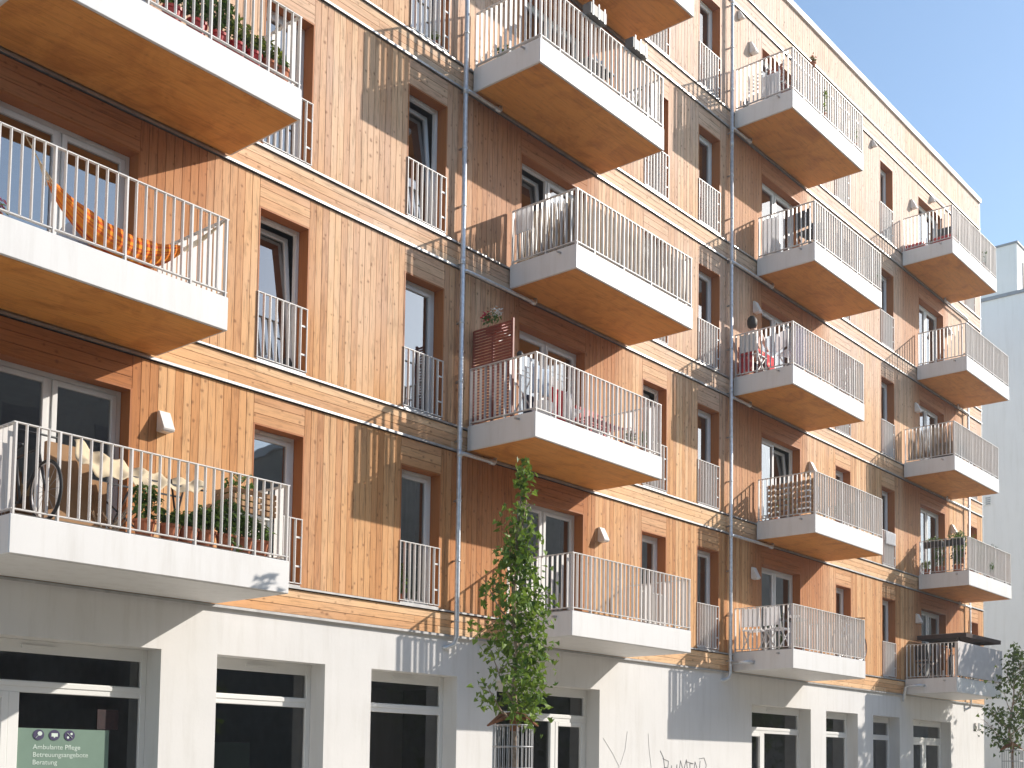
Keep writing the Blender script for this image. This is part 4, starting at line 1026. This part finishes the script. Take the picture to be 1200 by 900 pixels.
# ------------------------------------------------------------------ street trees
def tree(name, base, prof, label, nleaf, size, seed, lean=(0, 0), leaf='leaf', limbs=9, trunk_r=.055, stray=.12, bx=1.0):
    """prof: list of (z, centre dx, half width); base (x,y)"""
    rg = random.Random(seed); bx0, by0 = base
    r = empty(name, (bx0, by0, 0), label, 'tree', 'young street trees along the pavement')
    ztop = max(p[0] for p in prof); zb = min(p[0] for p in prof)
    def cen(z):
        pr = sorted(prof)
        for a, b in zip(pr, pr[1:]):
            if a[0] <= z <= b[0]:
                t = (z - a[0]) / (b[0] - a[0] + 1e-6); return a[1] + (b[1] - a[1]) * t, a[2] + (b[2] - a[2]) * t
        return pr[-1][1:] if z > pr[-1][0] else (pr[0][1], .05)
    dirx = Vector((.70, -.71, 0))     # horizontal direction the crown profile was read in
    t = MB(); pts, rs = [], []
    n = 16
    for i in range(n + 1):
        z = ztop * i / n * .985; c = cen(z)[0] * (1 if z > zb else 0) if z > zb else cen(zb)[0] * z / zb
        pts.append(Vector((bx0, by0, z)) + dirx * c * .8 + Vector((rg.uniform(-.012, .012), rg.uniform(-.012, .012), 0))); rs.append(trunk_r * (1 - .88 * i / n))
    t.tube(pts, rs, 10)
    ends = []
    for i in range(limbs):
        z0 = zb - .1 + (ztop - zb) * .75 * i / limbs; k = min(n - 1, int(z0 / (ztop * .985) * n)); p0 = pts[k].lerp(pts[k + 1], (z0 / (ztop * .985) * n) - k)
        a = rg.uniform(0, 6.28); z1 = z0 + rg.uniform(.35, .8); c, hw = cen(min(ztop, z1))
        e = Vector((bx0, by0, z1)) + dirx * c + Vector((math.cos(a), math.sin(a), 0)) * hw * .85
        mid = p0.lerp(e, .5) + Vector((0, 0, -.08)); rr0 = trunk_r * .33
        t.tube([p0, mid, e], [rr0, rr0 * .6, rr0 * .2], 6); ends.append((mid, e))
        for q in range(3):
            e2 = p0.lerp(e, rg.uniform(.4, .9)); a2 = rg.uniform(0, 6.28); t.tube([e2, e2 + Vector((math.cos(a2) * .2, math.sin(a2) * .2, rg.uniform(.05, .25)))], [rr0 * .3, rr0 * .1], 4)
    t.build('trunk', 'bark', r, smooth=True)
    m = MB(); lo = zb
    # clumps
    cl = []
    z = zb
    while z < ztop:
        c, hw = cen(z); k = max(3, int(1 + hw * 13 * bx))
        for _ in range(k):
            a = rg.uniform(0, 6.28); q = math.sqrt(rg.random()) * max(.0, hw - .06)
            cl.append((Vector((bx0, by0, z)) + dirx * c + Vector((math.cos(a) * q, math.sin(a) * q, rg.uniform(-.05, .05))), min(hw, rg.uniform(.07, .17) * (1 + bx * .15))))
        z += .10
    tot = sum(c_[1] ** 1.5 for c_ in cl)
    for p, rad in cl:
        if rg.random() < stray: continue
        for _ in range(max(2, int(nleaf * rad ** 1.5 / tot))):
            d = Vector((rg.gauss(0, .5), rg.gauss(0, .5), rg.gauss(0, .45))) * rad * 1.3
            m.leaf(p + d, size * rg.uniform(.65, 1.2), rg, True, droop=.6)
    m.build('crown', leaf, r)
    return r
prof1 = [(2.40, .02, .16), (2.50, .0, .38), (2.70, -.05, .44), (2.9, -.02, .42), (3.05, .03, .36), (3.25, .03, .42), (3.47, -.01, .50), (3.69, -.08, .46), (3.9, -.05, .46), (4.08, -.06, .42), (4.2, .0, .30), (4.34, 0, .26), (4.55, .02, .20), (4.80, .03, .18), (4.99, .03, .15), (5.08, .05, .03), (5.16, .05, .02), (5.24, .07, .07), (5.45, .07, .09), (5.64, .07, .08), (5.72, .07, .03)]
tree('street_tree', (10.85, -3.20), prof1, 'slender young maple with pointed narrow top in front of the building, inside the nearer guard', 2700, .104, 11, limbs=12, stray=.30)
prof2 = [(2.35, 0, .2), (2.6, -.1, .55), (2.9, -.1, .8), (3.2, 0, .75), (3.5, .05, .6), (3.75, .1, .5), (4.0, .05, .45), (4.3, .08, .33), (4.6, .1, .22), (4.85, .1, .08)]
tree('street_tree', (28.25, -3.30), prof2, 'small dark-leaved young tree at the right edge in the farther guard', 1700, .12, 23, stray=.35, limbs=10, leaf='leaf_dark')
prof3 = [(3.4, 0, .8), (4.2, 0, 1.9), (5.2, 0, 2.3), (6.4, 0, 2.4), (7.2, 0, 2.1), (7.8, 0, 1.4), (8.2, 0, .5)]
def guard(x, y, label, ztop=2.27, rad=.25, n=26, square=True):
    r = empty('tree_guard', (x, y, 0), label, 'tree guard', 'metal tree guards on the pavement')
    m = MB()
    for i in range(n):
        a = 2 * math.pi * i / n; m.tube([(x + math.cos(a) * rad, y + math.sin(a) * rad, .05), (x + math.cos(a) * rad, y + math.sin(a) * rad, ztop)], .0055, 5)
    m.build('upright_rods', 'galvd', r)
    m = MB()
    z = ztop
    while z > .2: m.torus((x, y, z), (0, 0, 1), rad, .008, 32, 5); z -= .27
    m.build('hoops', 'galvd', r)
    return r
M['galvd'] = simple('weathered_steel_rod', (.42, .42, .43), .5, metal=.6)
guard(10.83, -3.20, 'round grey metal rod guard around the nearer young maple')
guard(28.25, -3.30, 'round grey metal rod guard around the farther young tree')
for (x, y, lb) in ((10.85, -3.20, 'rust-brown burlap ties spread over the top of the nearer guard'), (28.25, -3.30, 'brown burlap ties over the top of the farther guard')):
    m = MB()
    for a, l in ((2.5, .34), (5.5, .30), (.4, .2)):
        dx, dy = math.cos(a), math.sin(a)
        for d in (-.02, .02): m.tube([(x, y, 2.42), (x + dx * l * .5, y + dy * l * .5 + d, 2.37 + d), (x + dx * l, y + dy * l, 2.26)], [.035, .028, .012], 6)
    m.tube([(x, y, 2.20), (x, y, 2.40), (x, y, 2.48)], [.05, .062, .04], 8)
    tag(m.build('tree_tie', 'burlap', smooth=True), lb, 'tree tie', 'burlap tree ties')
tree('street_tree', (35.2, -4.6), prof3, 'larger street tree beyond the right edge casting shade on the far balcony', 7500, .22, 31, limbs=16, leaf='leaf_dark', trunk_r=.12, bx=1.1)
# ------------------------------------------------------------------ neighbour building
NB = empty('neighbour_building', (46, 6, 0), 'plain white neighbouring building with stepped grey roof edge at the far right', 'building')
m = MB(); m.box(42, 56, .2, 14, 0, 19.50); m.build('lower_block', 'neighbour', NB)
m = MB(); m.box(42.0, 55, 1.30, 13.5, 19.62, 21.45); m.build('upper_block', 'neighbour', NB)
m = MB(); m.box(41.94, 56.06, .14, 14.06, 19.50, 19.62); m.build('terrace_edge', 'grey_trim', NB)
m = MB(); m.box(41.95, 55.05, 1.25, 13.55, 21.45, 21.52); m.build('roof_edge', 'grey_trim', NB)
for z in (11.7, 8.8):
    m = MB(); m.box(41.97, 41.999, 2.40, 2.62, z, z + .32); v = m.build('vent_grille', 'frame', NB)
    q = MB()
    for i in range(4): q.box(41.955, 41.969, 2.42, 2.60, z + .03 + i * .075, z + .06 + i * .075)
    q.build('louvre', 'grey_trim', v)
m = MB(); m.box(42.6, 43.6, .17, .199, 16.0, 17.6); m.box(42.6, 43.6, 1.27, 1.299, 19.9, 20.9); m.build('window', 'black', NB)
# ------------------------------------------------------------------ opposite side of the street, seen mirrored in the glass
OB = empty('apartment_building', (8, -30, 0), 'grey-brown rendered apartment block across the street', 'building')
m = MB(); m.box(-20, 22.5, -37, -25.5, 0, 16.4); m.build('wall', 'brick_far', OB)
m = MB()
for k in range(5):
    for i in range(14): m.box(-18.5 + i * 3, -17.2 + i * 3, -25.5, -25.46, 1.1 + k * 2.75, 2.5 + k * 2.75)
m.build('window', 'black', OB)
for i, (x, h) in enumerate([(37, 10.8), (41, 10.2), (49, 11.0), (58, 10.4), (68, 11.0)]):
    rg = random.Random(60 + i)
    r = empty('tree', (x, -25, 0), ['broad', 'tall', 'round', 'dense', 'far'][i] + ' leafy tree across the street', 'tree', 'trees across the street')
    t = MB(); t.tube([(x, -25, 0), (x + .1, -25, h * .45), (x, -25.1, h * .8)], [.16, .12, .04], 8)
    for q in range(5):
        a = rg.uniform(0, 6.28); t.tube([(x + .1, -25, h * .4), (x + math.cos(a) * 1.6, -25 + math.sin(a) * 1.6, h * .7)], [.07, .02], 6)
    t.build('trunk', 'bark', r)
    m = MB()
    for _ in range(1500):
        a, b, c_ = rg.gauss(0, .45), rg.gauss(0, .45), rg.gauss(0, .42); m.leaf((x + a * 3.4, -25 + b * 3, h * .62 + c_ * h * .42), .5, rg, True)
    m.build('crown', 'leaf_dark', r)

OB2 = empty('apartment_building', (60, -45, 0), 'long dark apartment block behind the trees across the street', 'building')
m = MB(); m.box(34.5, 130, -60, -30, 0, 17.2); m.build('wall', 'brick_far', OB2)
m = MB(); m.box(34.3, 130.2, -60.2, -29.8, 17.2, 17.5); m.build('roof', 'grey_trim', OB2)
# ------------------------------------------------------------------ camera, light, sky
cam = bpy.data.cameras.new('Camera'); co = bpy.data.objects.new('Camera', cam); col.objects.link(co); scn.camera = co
f_px, ppx, ppy, yaw, pitch, roll = 1381.599, 801.383, 817.647, .949727, .0626714, .00521787
cy, sy, cp, sp = math.cos(yaw), math.sin(yaw), math.cos(pitch), math.sin(pitch)
fwd = Vector((sy * cp, cy * cp, sp)); rt = Vector((cy, -sy, 0)); up = rt.cross(fwd)
r_ = rt * math.cos(roll) + up * math.sin(roll); u_ = -rt * math.sin(roll) + up * math.cos(roll)
mw = Matrix.Identity(4)
for i in range(3): mw[i][0], mw[i][1], mw[i][2] = r_[i], u_[i], -fwd[i]
mw[0][3], mw[1][3], mw[2][3] = 0, -13.59254, 1.69887
co.matrix_world = mw
cam.sensor_fit = 'HORIZONTAL'; cam.sensor_width = 36; cam.lens = 36 * f_px / 1200
cam.shift_x = (600 - ppx) / 1200; cam.shift_y = (ppy - 450) / 1200
cam.clip_start = .1; cam.clip_end = 1500
sd = Vector((2.21, -1.5, 1.475)).normalized()      # direction towards the sun
sun = bpy.data.lights.new('Sun', 'SUN'); sun.energy = 4.0; sun.angle = R(.5); sun.color = (1, .925, .83)
so = bpy.data.objects.new('Sun', sun); col.objects.link(so); so.rotation_euler = sd.to_track_quat('Z', 'Y').to_euler(); so.location = (30, -30, 30)
wd = bpy.data.worlds.new('World'); scn.world = wd; wd.use_nodes = True
nt = wd.node_tree; bg = nt.nodes['Background']; sky = nt.nodes.new('ShaderNodeTexSky'); sky.sky_type = 'NISHITA'; sky.sun_disc = False
sky.sun_elevation = math.asin(sd.z); sky.sun_rotation = math.atan2(sd.x, sd.y); sky.air_density = 1.0; sky.dust_density = .6; sky.ozone_density = 1.0
nt.links.new(mix_c(nt, 1.0, sky.outputs[0], (.99, 1.03, 1.02), 'MULTIPLY'), bg.inputs[0]); bg.inputs[1].default_value = .15
vs = scn.view_settings; vs.view_transform = 'Standard'; vs.look = 'None'; vs.exposure = .60; vs.gamma = 1
hz = MB(); hz.box(-70, 130, -75, 60, -1.2, 24)
hm_, nt_, b_p = new_mat('haze_air'); nt_.nodes.remove(b_p)
pvn = N(nt_, 'ShaderNodeVolumePrincipled'); pvn.inputs['Color'].default_value = (.95, .97, 1, 1); pvn.inputs['Density'].default_value = .0011; pvn.inputs['Anisotropy'].default_value = .5
nt_.links.new(pvn.outputs[0], nt_.nodes['Material Output'].inputs['Volume'])
ho = hz.build('haze', hm_); ho['kind'] = 'stuff'
scn.cycles.volume_bounces = 0
scn.cycles.max_bounces = 8; scn.cycles.transparent_max_bounces = 12
